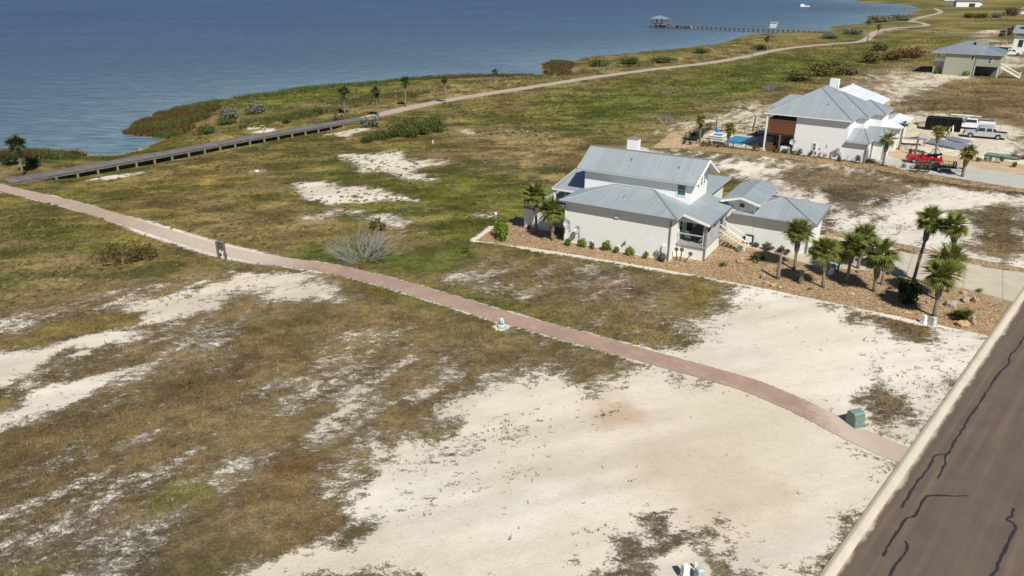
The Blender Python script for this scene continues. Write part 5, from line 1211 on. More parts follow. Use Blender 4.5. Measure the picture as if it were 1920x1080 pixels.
for x in (.5, .95): MB().box(-.75 + x - .5, -.4 + x - .5, .2, .6, .02, .75).build("air_unit", M['grey_plastic'], hB)
mB = Matrix.LocRotScale(hB.location, hB.rotation_euler, None)
def at_B(x, y, z=0.0): return mB @ Vector((x, y, z))
def water_pool_mat():
    m, nt, p = new_mat("pool_water"); tc = N(nt, "ShaderNodeTexCoord"); nz = N(nt, "ShaderNodeTexNoise", Scale=3.0, Detail=3.0); nt.links.new(tc.outputs["Object"], nz.inputs["Vector"])
    r_ = ramp(nt, nz.outputs[0], [(.3, (.02, .22, .36)), (.7, (.03, .30, .44))]); nt.links.new(r_.outputs[0], p.inputs["Base Color"]); p.inputs["Roughness"].default_value = .05; bump(nt, p, nz.outputs[0], .1, .05); return m
pw = water_pool_mat()
pool = empty("swimming_pool", at_B(-9.7, 4.4), R(-35), "turquoise rectangular swimming pool beside the white house", "pool")
MB().box(-6.4, 6.0, -5.0, 5.2, -.05, .07).build("deck", M['concrete'], pool)
MB().box(-2.0, 2.0, -3.5, 3.6, .06, .1).build("coping", M['trim'], pool); MB().box(-1.75, 1.75, -3.25, 3.35, .09, .125).build("pool_surface", pw, pool)
spa = empty("spa_tub", at_B(-12.9, 3.6, .07), R(-35), "raised square spa with pale walls left of the pool", "spa")
MB().box(-1.15, 1.15, -1.2, 1.2, 0, .62).build("wall", M['kerb'], spa); MB().box(-1.22, 1.22, -1.27, 1.27, .624, .70).build("rim", M['trim'], spa); MB().box(-.75, .75, -.8, .8, .65, .715).build("spa_surface", pw, spa)
def fence(label, pts, h, gap=.28):
    t = empty("pool_fence", tuple(at_B(*pts[0])), 0, label, "fence"); o = at_B(*pts[0])
    for (a, b) in zip(pts[:-1], pts[1:]):
        A_, B_ = at_B(*a) - o, at_B(*b) - o; L = (B_ - A_).length; n = max(1, round(L / 2.0))
        for z in (.12, h - .08): MB().bar(A_ + Vector((0, 0, z)), B_ + Vector((0, 0, z)), .05).build("rail", M['black_metal'], t)
        for i in range(n + 1): q = A_.lerp(B_, i / n); MB().bar(q, q + Vector((0, 0, h)), .08).build("post", M['black_metal'], t)
        k = int(L / gap); mb = MB()
        for i in range(k): q = A_.lerp(B_, (i + .5) / k); mb.bar(q + Vector((0, 0, .12)), q + Vector((0, 0, h - .08)), .028)
        tag(mb.build("pickets", M['black_metal'], t), kind="stuff")
    return t
fence("black picket fence along the left side of the pool deck", [(-16.5, -1.6), (-16.9, 10.5)], 1.5, .22)
fence("black picket fence in front of the pool deck", [(-16.4, -1.7), (-4.6, -1.4)], 1.15, .4)
fence("black picket fence behind the pool deck", [(-16.8, 10.6), (-5.0, 10.8)], 1.3, .4)
lf = empty("pool_lift", at_B(-14.0, 5.9), R(-35), "blue covered chair lift beside the spa", "chair"); MB().tube([(0, 0, .7), (.02, 0, .9), (0, 0, 1.25), (.02, 0, 1.45)], [.1, .26, .24, .1], 8).build("cover", M['blue'], lf, True); MB().tube([(0, 0, 0), (0, 0, .8)], .07, 6).tube([(0, 0, .5), (.7, -.4, .1)], .06, 5).build("mast", M['galv'], lf)
bq = empty("patio_bench", at_B(-15.6, 1.2), R(-35), "dark covered bench just inside the pool fence", "bench"); MB().box(-.5, .5, -1.6, 1.6, .35, .9).build("seat", M['black_metal'], bq); MB().box(-.5, -.38, -1.6, 1.6, .9, 1.3).build("backrest", M['black_metal'], bq)
for px, a, b in (((1364,275.6), -.9, .3), ((1364,275.6), .9, .2)):
    g = G(*px); tag(MB().bar((g.x, g.y, 1.1), (g.x + a, g.y + b - .3, 0), .06).build("palm_stake", M['pole'], None), "slanting stake propping the pool palm on its %s side" % ('left' if a < 0 else 'right'), "stake")
for a, b in ((-1.3, 0), (1.1, .2)):
    g = G(1753, 291); tag(MB().bar((g.x, g.y, 1.2), (g.x + a, g.y + b - .3, 0), .08).build("palm_stake", M['pole'], None), "slanting stake propping the palm above the trailer on its %s side" % ('left' if a < 0 else 'right'), "stake")

# ---- house under construction behind, with white underlay roofs
hD = empty("unfinished_house", at_B(0, 0), R(-35), "unfinished house with white underlay roofs behind the white house", "house")
MB().box(-1.3, 5.2, 21.0, 29, -.1, 5.55).build("wall", M['mint'], hD)
pl, cs = hip(-1.9, 5.8, 20.4, 29.5, 5.6, .5); roof(hD, pl, m='underlay', caps=cs[:1], pw=.6, cap='trim')
MB().box(4.5, 7.0, 22.6, 28.5, -.1, 5.0).build("wing_wall", M['mint'], hD)
pl, cs = hip(3.6, 7.7, 21.9, 29.2, 5.05, .5); roof(hD, pl, m='underlay', caps=(), pw=1.0, seams=False, name="wing_roof")
MB().box(-1.5, -.1, 24.0, 25.1, 5.5, 8.3).build("chimney", M['white_siding'], hD)
hE = empty("annex_building", at_B(0, 0), R(-35), "low pale green annex with white underlay roof right of the white house", "building")
MB().box(9.6, 12.2, 10.4, 20, -.1, 3.5).build("wall", M['mint'], hE)
pl, cs = hip(8.9, 12.9, 9.8, 20.8, 3.6, .42); roof(hE, pl, m='underlay', caps=(), pw=1.0, seams=False)
MB().box(12.2, 12.28, 11.2, 13.6, .05, 2.4).build("garage_door", M['trim'], hE)

# ---- sage house
hC = empty("sage_house", *frame_at((1747, 137), -36), "sage green raised house with grey metal roof and white stairs", "house")
S = M['sage']
MB().box(0, 2.7, .1, 12, -.1, 3.2).build("porch_base_wall", S, hC); MB().box(2.65, 9.7, -1.2, 13, -.1, 5.5).build("wall", S, hC)
MB().box(9.702, 15.3, -1.15, 13, 2.6, 5.5).build("upper_wall", S, hC); MB().box(9.702, 15.3, 6.0, 13, -.1, 2.6).build("carport_rear_wall", S, hC)
for x in (9.8, 15.2): MB().box(x - .12, x + .12, -1.18, -.9, 0, 2.6).build("carport_post", M['trim'], hC)
MB().box(9.9, 15.0, 5.9, 5.98, .1, 2.4).build("garage_door", M['gutter'], hC)
pl, cs = hip(-1.0, 15.8, -1.7, 13.6, 5.6, .36); roof(hC, pl, m='roof_blue', caps=cs[:1], pw=.55)
MB().box(8.6, 11.3, 3.2, 4.6, 6.2, 8.9).build("chimney", S, hC)
window(hC, 'front', 8.9, -1.2, 4.0, .55, 1.1, 'glass', 0); window(hC, 'front', 12.9, -1.15, 3.4, .75, 1.4, 'teal_glass', 1)
for x, y in ((.1, .2), (.1, 4), (1.6, .2)): MB().box(x - .1, x + .1, y - .1, y + .1, 3.2, 5.5).build("porch_post", M['trim'], hC)
MB().box(.1, 2.6, .06, .12, 3.2, 4.1).build("porch_screen", M['trim'], hC); MB().box(.05, 2.6, .15, 11.8, 3.204, 3.26).build("porch_floor", M['deck'], hC)
for y in (0.2, 1.6):
    MB().bar((15.4, y, 3.4), (20.2, y, 1.0), .1, .14).build("stair_rail", M['trim'], hC); MB().bar((15.4, y, 2.5), (20.2, y, .1), .1, .3).build("stringer", M['trim'], hC)
    for i in range(9): x = 15.6 + i * .55; z = 2.5 - (x - 15.4) * .5; MB().bar((x, y, z), (x, y, z + .9), .06).build("baluster", M['trim'], hC)
    MB().bar((20.2, y, 0), (20.2, y, 1.6), .16).build("newel_post", M['trim'], hC)
for i in range(12): MB().box(15.5 + i * .4, 15.85 + i * .4, .25, 1.55, 2.3 - i * .2, 2.35 - i * .2).build("tread", M['trim'], hC)
downspout(hC, 9.75, -1.28, 0, 5.4); downspout(hC, 2.6, -1.28, 0, 5.4)
for x, y, w, lab in ((1755.5,138,16,'round green shrub at the left corner of the sage house'), (1812,142,20,'green shrub beside the carport of the sage house')): shrub("house_shrub", lab, (x, y), w, w * .55, 'bush_bright', int(x), 500, .07)
# ---- far houses
hF = empty("grey_white_house", *frame_at((1896, 96), -36), "pale grey house with dark window cut by the right edge", "house")
MB().box(0, 16, 0, 12, -.1, 5.2).build("wall", M['white_siding'], hF); roof(hF, [[(-1, -1, 6.2), (17, -1, 6.2), (17, 13, 8.0), (-1, 13, 8.0)]], m='roof', pw=.7); window(hF, 'front', 2.2, 0, 1.6, 1.2, 2.2, 'glass', 0, 'gutter'); MB().box(2, 8, 5, 9, 7, 9.5).build("roof_tower", M['gutter'], hF)
hG = empty("far_white_house", *frame_at((1792, 12.8), -20), "distant white house with grey hip roof at the top edge", "house")
MB().box(0, 17, 0, 14, -.1, 5).build("wall", M['white_siding'], hG); pl, cs = hip(-1, 18, -1, 15, 5.1, .6); roof(hG, pl, m='roof_blue', caps=cs[:1], pw=.9); MB().box(9.2, 13.5, -.1, -.01, .1, 2.8).build("garage_door", M['dark'], hG)
MB().box(-7, 0, 1, 12, -.1, .3).build("patio", M['gutter'], hG); roof(hG, [[(-9, 0, 4.6), (-1, 0, 4.6), (-1, 12, 6.0), (-9, 12, 6.0)]], m='underlay', pw=.9, name="patio_roof")
for x in (-8.5, -4): MB().box(x - .2, x + .2, .5, .9, 0, 4.5).build("patio_post", M['gutter'], hG)
hH = empty("far_white_house", *frame_at((1911, 26.5), -30), "distant white house with blue grey roof at the right edge", "house")
MB().box(0, 14, 0, 12, -.1, 3.4).build("wall", M['white_siding'], hH); MB().box(2, 14, 2, 12, 3.4, 9).build("upper_wall", M['white_siding'], hH); pl, cs = hip(1, 15, 1, 13, 9, .5); roof(hH, pl, m='roof_blue', pw=.9); roof(hH, [[(-.8, -.8, 3.45), (14.8, -.8, 3.45), (14.8, 2, 4.4), (2, 2, 4.4)]], m='roof_blue', pw=.9, name="lower_roof")

# ------------------------------------------------------------------ boardwalk
bw = empty("boardwalk", (0, 0, 0), 0, "long weathered timber boardwalk on posts crossing the low shore ground", "boardwalk")
BL = smooth_line(board, 8); mb = MB(); run = 0.0
seglen = [math.dist(BL[i], BL[i + 1]) for i in range(len(BL) - 1)]; total = sum(seglen)
def along(s):
    for i, L in enumerate(seglen):
        if s <= L or i == len(seglen) - 1:
            a, b = np.array(BL[i]), np.array(BL[i + 1]); t = (b - a) / L; return a + t * s, t
        s -= L
BWW = 2.5; nplank = int(total / .30); first = MB()
plank_meshes = []
for v in range(4):
    r = random.Random(v); plank_meshes.append(MB().box(-.143 + r.uniform(0, .01), .143 - r.uniform(0, .01), -BWW / 2 + r.uniform(-.04, .04), BWW / 2 + r.uniform(-.04, .04), 0, .05 + r.uniform(-.006, .006)).mesh("plank", M['wood_grey']))
for i in range(nplank):
    p, t = along((i + .5) * total / nplank); link("plank", plank_meshes[i % 4 if i % 7 else (i // 7) % 4], bw, (p[0], p[1], .15), (0, 0, math.atan2(t[1], t[0])))
for s in (-1, 1):
    mb = MB()
    for i in range(24):
        p, t = along(i * total / 24); q, t2 = along((i + 1) * total / 24); o = np.array([-t[1], t[0]]) * s * 1.16; o2 = np.array([-t2[1], t2[0]]) * s * 1.16
        mb.bar((*(p + o), .02), (*(q + o2), .02), .09, .24)
    mb.build("side_beam", M['wood_grey'], bw)
    mb = MB()
    for i in range(24):
        p, t = along(i * total / 24); q, t2 = along((i + 1) * total / 24); o = np.array([-t[1], t[0]]) * s * 1.2; o2 = np.array([-t2[1], t2[0]]) * s * 1.2
        mb.bar((*(p + o), .26), (*(q + o2), .26), .10)
    mb.build("kerb_rail", M['wood_grey'], bw)
npost = int(total / 2.6)
for i in range(1, npost):
    p, t = along(i * total / npost)
    for s in (-1, 1):
        q = p + np.array([-t[1], t[0]]) * s * 1.08; z = float(terrain_z(np.array([q[0]]), np.array([q[1]]))[0][0])
        if z < -.15: MB().box(-.12, .12, -.12, .12, z - .1, -.10).build("post", M['wood_post'], bw, loc=(q[0], q[1], 0), rot=(0, 0, math.atan2(t[1], t[0])))

# ------------------------------------------------------------------ piers and boats
def pier(label, a, b, n, wd, deckm='wood_grey', rail=True):
    A_, B_ = G(*a, .7), G(*b, .7); t = empty("pier", (0, 0, 0), 0, label, "pier"); d = (B_ - A_).normalized(); o = Vector((-d.y, d.x, 0)) * wd / 2
    MB().prism([A_ + o, A_ - o, B_ - o, B_ + o], (0, 0, -.25)).build("deck", M[deckm], t)
    for i in range(n):
        p = A_.lerp(B_, (i + .5) / n)
        MB().bar(p + o * .8 - Vector((0, 0, .25)), p + o * .8 - Vector((0, 0, 2.6)), .3).bar(p - o * .8 - Vector((0, 0, .25)), p - o * .8 - Vector((0, 0, 2.6)), .3).bar(p + o - Vector((0, 0, .4)), p - o - Vector((0, 0, .4)), .3).build("pile_bent", M['wood_grey'], t)
        if rail: MB().bar(p + o, p + o + Vector((0, 0, 1.0)), .09).build("rail_post", M['wood_grey'], t)
    if rail:
        for z in (.55, 1.0): MB().bar(A_ + o + Vector((0, 0, z)), B_ + o + Vector((0, 0, z)), .07).build("rail", M['wood_grey'], t)
    return t, A_, B_, d
p1, PA, PB, pd = pier("long timber pier with railing reaching into the bay", (1224, 45), (1562, 59.5), 38, 1.9, 'wood_grey')
pang = math.atan2(pd.y, pd.x)
gz = empty("gazebo", tuple(G(1236, 44.5, .72)), pang, "small open gazebo with pale roof at the pier end", "gazebo")
MB().box(-5, 5, -4, 4, -.3, 0).build("platform", M['wood_post'], gz)
for x in (-3, 0, 3):
    for y in (-2.4, 2.4): MB().box(x - .15, x + .15, y - .15, y + .15, 0, 2.6).build("post", M['wood_grey'], gz)
    for y in (-3.6, 3.6): MB().box(x - .18, x + .18, y - .18, y + .18, -2.6, -.3).build("pile", M['pole'], gz)
pl, cs = hip(-3.9, 3.9, -3.2, 3.2, 2.6, .45); roof(gz, pl, m='roof_blue', pw=.8)
MB().box(5.2, 7.4, -1.5, 1.5, 2.0, 2.15).bar((5.4, -1.2, 0), (5.4, -1.2, 2), .12).bar((7.2, 1.2, 0), (7.2, 1.2, 2), .12).build("side_shelter", M['gutter'], gz)
hut = empty("pier_hut", tuple(G(1450, 52.5, .72)), pang, "small white hut standing on the pier", "hut")
MB().box(-1.5, 1.5, -.9, .9, 0, 2.5).build("wall", M['white_siding'], hut); roof(hut, [[(-1.7, -1.1, 2.5), (1.7, -1.1, 2.5), (1.7, 1.1, 2.8), (-1.7, 1.1, 2.8)]], pw=.6); MB().box(1.5, 1.55, -.4, .4, 0, 2).build("door", M['dark'], hut)
sec = [(-2.6, .75), (-1.2, .9), (.6, .85), (1.9, .5), (2.7, .04)]
vs = []
for x, w in sec: vs += [(x, -w, .7), (x, -w * .55, -.1), (x, w * .55, -.1), (x, w, .7), (x, w * .8, .45), (x, -w * .8, .45)]
fs = [(i*6+k, i*6+(k+1) % 6, (i+1)*6+(k+1) % 6, (i+1)*6+k) for i in range(4) for k in range(6)] + [(0, 5, 4, 3, 2, 1)]
hull = MB().add(vs, fs).mesh("hull", M['white_plastic'])
for i, lab in enumerate(("nearest the gazebo", "second from the gazebo", "in the middle of the row", "fourth from the gazebo", "farthest from the gazebo")):
    b = empty("small_boat", tuple(G(1244 + i * 11, 49.2 + i * .72, WATER_Z + .5)), pang + .25, "small white boat moored at the pier, " + lab, "boat", "small boats moored along the pier")
    link("hull", hull, b, (0, 0, 0), None, (1.25, 1.1, 1.2)); MB().box(-.9, .3, -.5, .5, .6, 1.2).build("console", M['black_metal'] if i % 2 else M['gutter'], b)
p2, *_ = pier("faint far pier near the horizon", (1520, 12), (1722, 15.5), 22, 1.6, 'wood_grey', False)
q = G(1508, 11.5, WATER_Z + .5); fb = empty("boat_platform", tuple(q), 0, "tiny pale platform off the far pier end", "platform"); MB().box(-4, 4, -2, 2, -.3, .3).build("deck", M['trim'], fb); MB().box(-3.5, -.5, -1.2, 1.2, .3, 1.6).build("cabin", M['trim'], fb); MB().bar((3.5, 0, .3), (3.5, 0, 4.5), .3).build("mast", M['pole'], fb)

# ------------------------------------------------------------------ vehicles
def wheel(parent, x, y, r, w, mr='rim'):
    s = 1 if y > 0 else -1
    tq = MB().tube([(x, y - w/2, r), (x, y - w/2 + .03, r), (x, y + w/2 - .03, r), (x, y + w/2, r)], [r * .86, r, r, r * .86], 16).build("wheel", M['rubber'], parent)
    MB().tube([(x, y - s * w * .1, r), (x, y + s * (w/2 + .012), r)], [r * .62, r * .58], 12).build("rim", M[mr], tq)
def pickup(label, px, ang, L, paint, crew=True, scale=1.0, rack=False, service=False, grille='black'):
    """nose towards -x; origin on the ground under the middle"""
    t = empty("pickup_truck", tuple(G(*px, .05 if 'red' in label else 0.0)), R(ang), label, "pickup truck"); t.scale = (scale,) * 3
    P = M[paint]; h = L / 2; W_ = .96; fw, rw = -h + .95, h - 1.25; wr = .39
    def arch(c): return [(c - .48, .38), (c - .40, .68), (c - .2, .86), (c + .2, .86), (c + .40, .68), (c + .48, .38)]
    cabf, cabr = -h + 1.55, (h - 2.05 if crew else h - 2.55)
    side = [(-h, .45)] + arch(fw) + arch(rw) + [(h, .45), (h, 1.12), (cabr, 1.14), (cabf - .1, 1.12), (-h + .12, 1.02), (-h, .85)]
    mb = MB()
    for s in (-1, 1): mb.prism([(x, s * (W_ - .14), z) for x, z in side], (0, s * .14, 0))
    mb.build("body", P, t)
    MB().prism([(-h + .1, -W_ + .15, 1.0), (cabf, -W_ + .15, 1.11), (cabf, W_ - .15, 1.11), (-h + .1, W_ - .15, 1.0)], (0, 0, .05)).build("bonnet", P, t)
    MB().box(-h + .02, -h + .1, -W_ + .16, W_ - .16, .5, 1.0).build("grille", M[grille], t)
    MB().box(-h - .12, -h - .002, -W_ + .02, W_ - .02, .38, .66).build("bumper", M['galv'], t); MB().box(h + .002, h + .13, -W_ + .02, W_ - .02, .42, .66).build("bumper", M['galv'], t)
    MB().box(cabf, cabr, -W_ + .16, W_ - .16, .4, 1.13).build("cabin_tub", M['black_metal'], t)
    # cab
    a = [(cabf, 1.13), (cabf + .62, 1.82), (cabr - .12, 1.84), (cabr, 1.13)]
    cb_ = MB(); lo, hi = W_ - .03, W_ - .2
    vs = [(x, -(lo if z < 1.5 else hi), z) for x, z in a] + [(x, (lo if z < 1.5 else hi), z) for x, z in a]
    cb_.add(vs, [(0, 1, 2, 3), (7, 6, 5, 4), (0, 4, 5, 1), (1, 5, 6, 2), (2, 6, 7, 3), (0, 3, 7, 4)]); cab = cb_.build("cab", P, t)
    def on_side(f, z, s): 
        y = lo + (hi - lo) * (z - 1.13) / .7; return (f, s * (y + .008), z)
    spans = [(cabf + .42, (cabf + cabr) / 2 + .1), ((cabf + cabr) / 2 + .22, cabr - .2)] if crew else [(cabf + .42, cabr - .2)]
    for s in (-1, 1):
        for i, (x0, x1) in enumerate(spans):
            x0b = x0 - (.25 if i == 0 else 0)
            MB().prism([on_side(x0b, 1.2, s), on_side(x1, 1.2, s), on_side(x1 - .04, 1.7, s), on_side(x0 + .12, 1.7, s)], (0, s * .012, 0)).build("side_window", M['glass'], cab)
        MB().box(cabf + .12, cabf + .3, s * (W_ + .02) - .1 * (s < 0), s * (W_ + .02) + .1 * (s > 0), 1.16, 1.34).build("mirror", M['black'], t)
        for i, (x0, x1) in enumerate(spans): MB().box(x1 - .25, x1 - .08, s * W_ - .012, s * W_ + .012, .98, 1.02).build("door_handle", M['black'], t)
        MB().box(-h - .012, -h + .1, s * (W_ - .32) - .16, s * (W_ - .32) + .16, .74, .94).build("headlight", M['headlamp'], t); MB().box(h - .05, h + .012, s * (W_ - .1) - .07, s * (W_ - .1) + .07, .75, 1.05).build("tail_light", M['taillamp'], t)
    MB().prism([(cabf + .03, -lo + .14, 1.18), (cabf + .03, lo - .14, 1.18), (cabf + .57, hi - .08, 1.77), (cabf + .57, -hi + .08, 1.77)], Vector((-.75, 0, .66)) * .03).build("windscreen", M['glass'], cab)
    MB().prism([(cabr - .02, -lo + .15, 1.25), (cabr - .02, lo - .15, 1.25), (cabr - .1, hi - .08, 1.72), (cabr - .1, -hi + .08, 1.72)], (.02, 0, .004)).build("rear_window", M['glass'], cab)
    # bed
    MB().box(cabr + .02, h - .02, -W_ + .15, W_ - .15, .55, .62).build("bed_floor", M['black'], t); MB().box(h - .08, h - .01, -W_ + .15, W_ - .15, .6, 1.12).build("tailgate", P, t); MB().box(cabr + .01, cabr + .06, -W_ + .15, W_ - .15, .6, 1.12).build("bed_front", P, t)
    for x in (fw, rw):
        for s in (-1, 1): wheel(t, x, s * (W_ - .12), wr, .26)
    MB().box(fw, rw, -.5, .5, .3, .42).build("chassis", M['black'], t)
    if service:
        for s in (-1, 1): MB().box(cabr + .1, h, s * W_ - .32 * (s > 0), s * W_ + .32 * (s < 0), .62, 1.55).build("tool_locker", P, t)
    if rack:
        for x in (cabf + .2, cabr + .3, h - .2):
            for s in (-1, 1): MB().bar((x, s * (W_ - .1), 1.1), (x, s * (W_ - .1), 2.15), .06).build("rack_post", M['galv'], t)
            MB().bar((x, -W_ + .1, 2.15), (x, W_ - .1, 2.15), .06).build("rack_bar", M['galv'], t)
    return t
silver = pickup("silver crew cab pickup with dark bed parked on the sand", (1845, 258.5), -27, 6.1, 'silver_paint', True)
MB().box(.95, 2.9, -.78, .78, .95, 1.1).build("bed_cover", M['black'], silver); MB().box(.85, 1.4, -.8, .8, 1.12, 1.4).build("tool_box", M['black_metal'], silver)
wtruck = pickup("white service pickup with ladder rack behind the silver pickup", (1822, 241.5), -27, 6.4, 'white_paint', False, 1.0, True, True)
ld = empty("ladder", tuple(wtruck.location + Vector((0, 0, 2.22))), R(-27), "long pale ladder lying on the white truck rack", "ladder")
for s in (-.2, .2): MB().bar((-3.6, s, 0), (1.0, s, 0), .12).build("side_rail", M['trim'], ld)
for i in range(12): MB().bar((-3.4 + i * .38, -.2, 0), (-3.4 + i * .38, .2, 0), .05).build("rung", M['trim'], ld)
lum = tag(MB().box(-.2, 4.2, -.1, .5, 0, .12).build("timber_bundle", M['rust'], None, loc=tuple(wtruck.location + Vector((0, 0, 2.2))), rot=(0, 0, R(-27))), "reddish bundle lying on the white truck rack", "lumber")
red = pickup("small red pickup parked on the neighbour driveway", (1731, 305.5), -22, 4.75, 'red_paint', False, .92)
MB().prism([(.3, -.5, 1.15), (2.3, -.5, 1.5), (2.3, .5, 1.5), (.3, .5, 1.15)], (0, 0, .12)).build("bed_cargo", M['black'], red); MB().box(1.7, 2.05, -.55, -.25, 1.0, 1.35).build("white_bucket", M['white_plastic'], red)
wfar = pickup("white pickup half hidden behind the sage house", (1893, 103.5), 155, 5.8, 'white_paint', True, 1.1)
tr = empty("utility_trailer", tuple(G(1757, 318.5, .045)), R(-20), "black open mesh utility trailer beside the red pickup", "trailer")
MB().box(-2.1, 2.1, -.9, .9, .5, .58).build("floor", M['black_metal'], tr)
for s in (-.9, .9):
    MB().bar((-2.1, s, 1.1), (2.1, s, 1.1), .06).build("side_rail", M['black_metal'], tr)
    for i in range(7): MB().bar((-2.1 + i * .7, s, .5), (-2.1 + i * .7, s, 1.1), .05).build("stake", M['black_metal'], tr)
    wheel(tr, .0, s * 1.12, .33, .2); MB().prism([(-.45, s * 1.0, .55), (-.35, s * 1.0, .74), (.35, s * 1.0, .74), (.45, s * 1.0, .55)], (0, s * .24, 0)).build("mudguard", M['black_metal'], tr)
MB().bar((2.1, -.8, .5), (3.2, 0, .45), .08).bar((2.1, .8, .5), (3.2, 0, .45), .08).build("drawbar", M['black_metal'], tr); MB().bar((3.0, 0, 0), (3.0, 0, .9), .07).build("jack", M['black_metal'], tr)
MB().prism([(-2.12, -.85, .55), (-2.12, .85, .55), (-3.3, .85, .1), (-3.3, -.85, .1)], (0, 0, .05)).build("ramp_gate", M['deck'], tr)
MB().tube([(1.7, -.7, .6), (1.7, -.7, 1.35), (1.85, -.7, 1.5), (2.0, -.7, 1.35), (2.0, -.7, .6)], .09, 6).build("spare_bracket", M['black'], tr)
cargo = empty("black_trailer", tuple(G(1766, 244)), R(-27), "black boxy dump bin with rounded corner on the sand", "dumpster")
MB().prism([(-2.7, -1.0, .1), (2.7, -1.0, .1), (2.7, -1.0, 2.2), (-2.2, -1.0, 2.2), (-2.55, -1.0, 2.05), (-2.7, -1.0, 1.7)], (0, 2.0, 0)).build("body", M['black'], cargo); MB().bar((-2.3, -1.04, 2.16), (2.7, -1.04, 2.16), .1).build("rim", M['black_metal'], cargo)
for x in (-1.8, -.6, .6, 1.8): MB().box(x - .05, x + .05, -1.06, -1.0, .12, 2.1).build("rib", M['black_metal'], cargo)
for x in (-2.0, 2.0): MB().box(x - .2, x + .2, -.9, .9, 0, .1).build("skid", M['black_metal'], cargo)
def car(label, px, ang, m, s=1.0):
    t = empty("parked_car", tuple(G(*px)), R(ang), label, "car"); t.scale = (s,) * 3; mb = MB()
    prof = [(-2.2,.35),(2.2,.35),(2.25,.8),(1.3,.95),(.6,1.45),(-1.1,1.5),(-1.9,1.0),(-2.25,.85)]
    mb.prism([(x, -.85, z) for x, z in prof], (0, 1.7, 0)).build("body", M[m], t)
    for sd in (-1, 1): MB().prism([(.9, sd * .852, 1.0), (.5, sd * .852, 1.38), (-1.0, sd * .852, 1.42), (-1.6, sd * .852, 1.02)], (0, sd * .012, 0)).build("side_window", M['glass'], t)
    for x in (-1.4, 1.4):
        for y in (-.8, .8): wheel(t, x, y, .33, .2)
    return t
car("pale car parked beside the distant white house", (1837, 12), 60, 'white_paint', 1.5)
# ------------------------------------------------------------------ building site
def sheets(label, pts, n, m, z0=.05):
    t = empty("metal_sheet_stack", (0, 0, 0), 0, label, "sheet metal", "stacked roofing sheets on the building site")
    P = [G(*p) for p in pts]; zz_ = z0
    for i in range(n):
        off = Vector((random.uniform(-.12, .12), random.uniform(-.12, .12), 0)); MB().prism([p + off + Vector((0, 0, zz_)) for p in P], (0, 0, .035)).build("sheet", M[m], t); zz_ += .045
    for f in (.2, .8):
        a = P[0].lerp(P[1], f); b = P[3].lerp(P[2], f); MB().bar(a + Vector((0, 0, .02)), b + Vector((0, 0, .02)), .09).build("bearer", M['wood_post'], t)
    return t
sheets("long stack of blue grey roofing sheets on the sand, nearest the palm", [(1737,270),(1790,281),(1832,278),(1745,263)], 6, 'sheet_metal', .1)
sheets("shorter stack of blue grey roofing sheets below the silver pickup", [(1775,262),(1808,270),(1822,266),(1785,258)], 4, 'sheet_metal')
sh3 = empty("work_table", tuple(G(1709, 272)), R(-20), "trestle table with a pale sheet beside the annex", "table"); MB().box(-2.0, 2.0, -.8, .8, 1.0, 1.08).build("table_top", M['sheet_metal'], sh3)
for x in (-1.7, 1.7):
    for y in (-.6, .6): MB().bar((x, y, 0), (x, y, 1.0), .1).build("leg", M['pole'], sh3)
MB().bar((-.4, 0, 1.1), (.7, .3, 1.25), .12).build("tool", M['black'], sh3)
gp_ = sheets("low stack of green grey panels behind the neighbour bed", [(1848,293),(1905,301),(1909,297),(1852,289)], 5, 'green_box', .1)
debris = empty("scrap_pile", tuple(G(1915, 298)), 0, "rusty scrap heap at the right edge of the site", "scrap")
for i in range(12): a = random.uniform(0, 6.28); MB().bar((random.uniform(-1.5, 1.5), random.uniform(-1, 1), .05), (random.uniform(-1.5, 1.5), random.uniform(-1, 1), random.uniform(.2, .8)), .12).build("bar", M['rust'], debris)
for x, y, lab in ((1721, 232, "yellow insulation board left of the black bin"), (1707, 231, "small yellow board next to the annex roof edge")):
    tag(MB().box(-.9, .9, -.6, .6, .05, .2).build("insulation_board", M['shirt'], None, loc=tuple(G(x, y)), rot=(0, .1, .4)), lab, "board")
tag(MB().prism([(-2.2, -.5, .02), (1.8, -.7, .02), (2.4, .5, .02), (-1.5, .7, .02)], (.3, .2, .35)).build("plywood_pile", M['wood_post'], None, loc=tuple(G(1732, 233)), rot=(0, 0, .5)), "untidy plywood pile left of the black bin", "lumber")
# worker
wk = G(1776, 259.3); person = empty("person", tuple(wk), R(-40), "person in yellow shirt and jeans lifting a pale sheet beside the black bin", "person")
def skinned(name, verts, edges, radii, m, parent, root=0):
    me = bpy.data.meshes.new(name); me.from_pydata(verts, edges, []); me.update(); o = link(name, me, parent)
    sk = o.modifiers.new("skin", 'SKIN'); sk.use_smooth_shade = True
    for i, r_ in enumerate(radii): me.skin_vertices[0].data[i].radius = (r_, r_ * .85)
    me.skin_vertices[0].data[root].use_root = True
    o.modifiers.new("sub", 'SUBSURF').levels = 1; o.modifiers["sub"].render_levels = 1; me.materials.append(M[m]); return o
k_ = 1.12
BV = [(0,0,.98),(0,0,1.2),(.02,0,1.42),(.04,0,1.52),(.07,0,1.66),(.08,0,1.78), (0,.1,.92),(.14,.12,.52),(.1,.12,.09),(.24,.12,.04), (0,-.1,.92),(-.12,-.12,.52),(-.28,-.12,.10),(-.14,-.12,.04),
      (.02,.2,1.44),(.2,.3,1.62),(.4,.26,1.86),(.45,.24,1.95), (.02,-.2,1.44),(.22,-.3,1.55),(.42,-.22,1.78),(.47,-.2,1.87)]
BV = [(x * k_, y * k_, z * k_) for x, y, z in BV]
BE = [(0,1),(1,2),(2,3),(3,4),(4,5),(0,6),(6,7),(7,8),(8,9),(0,10),(10,11),(11,12),(12,13),(2,14),(14,15),(15,16),(16,17),(2,18),(18,19),(19,20),(20,21)]
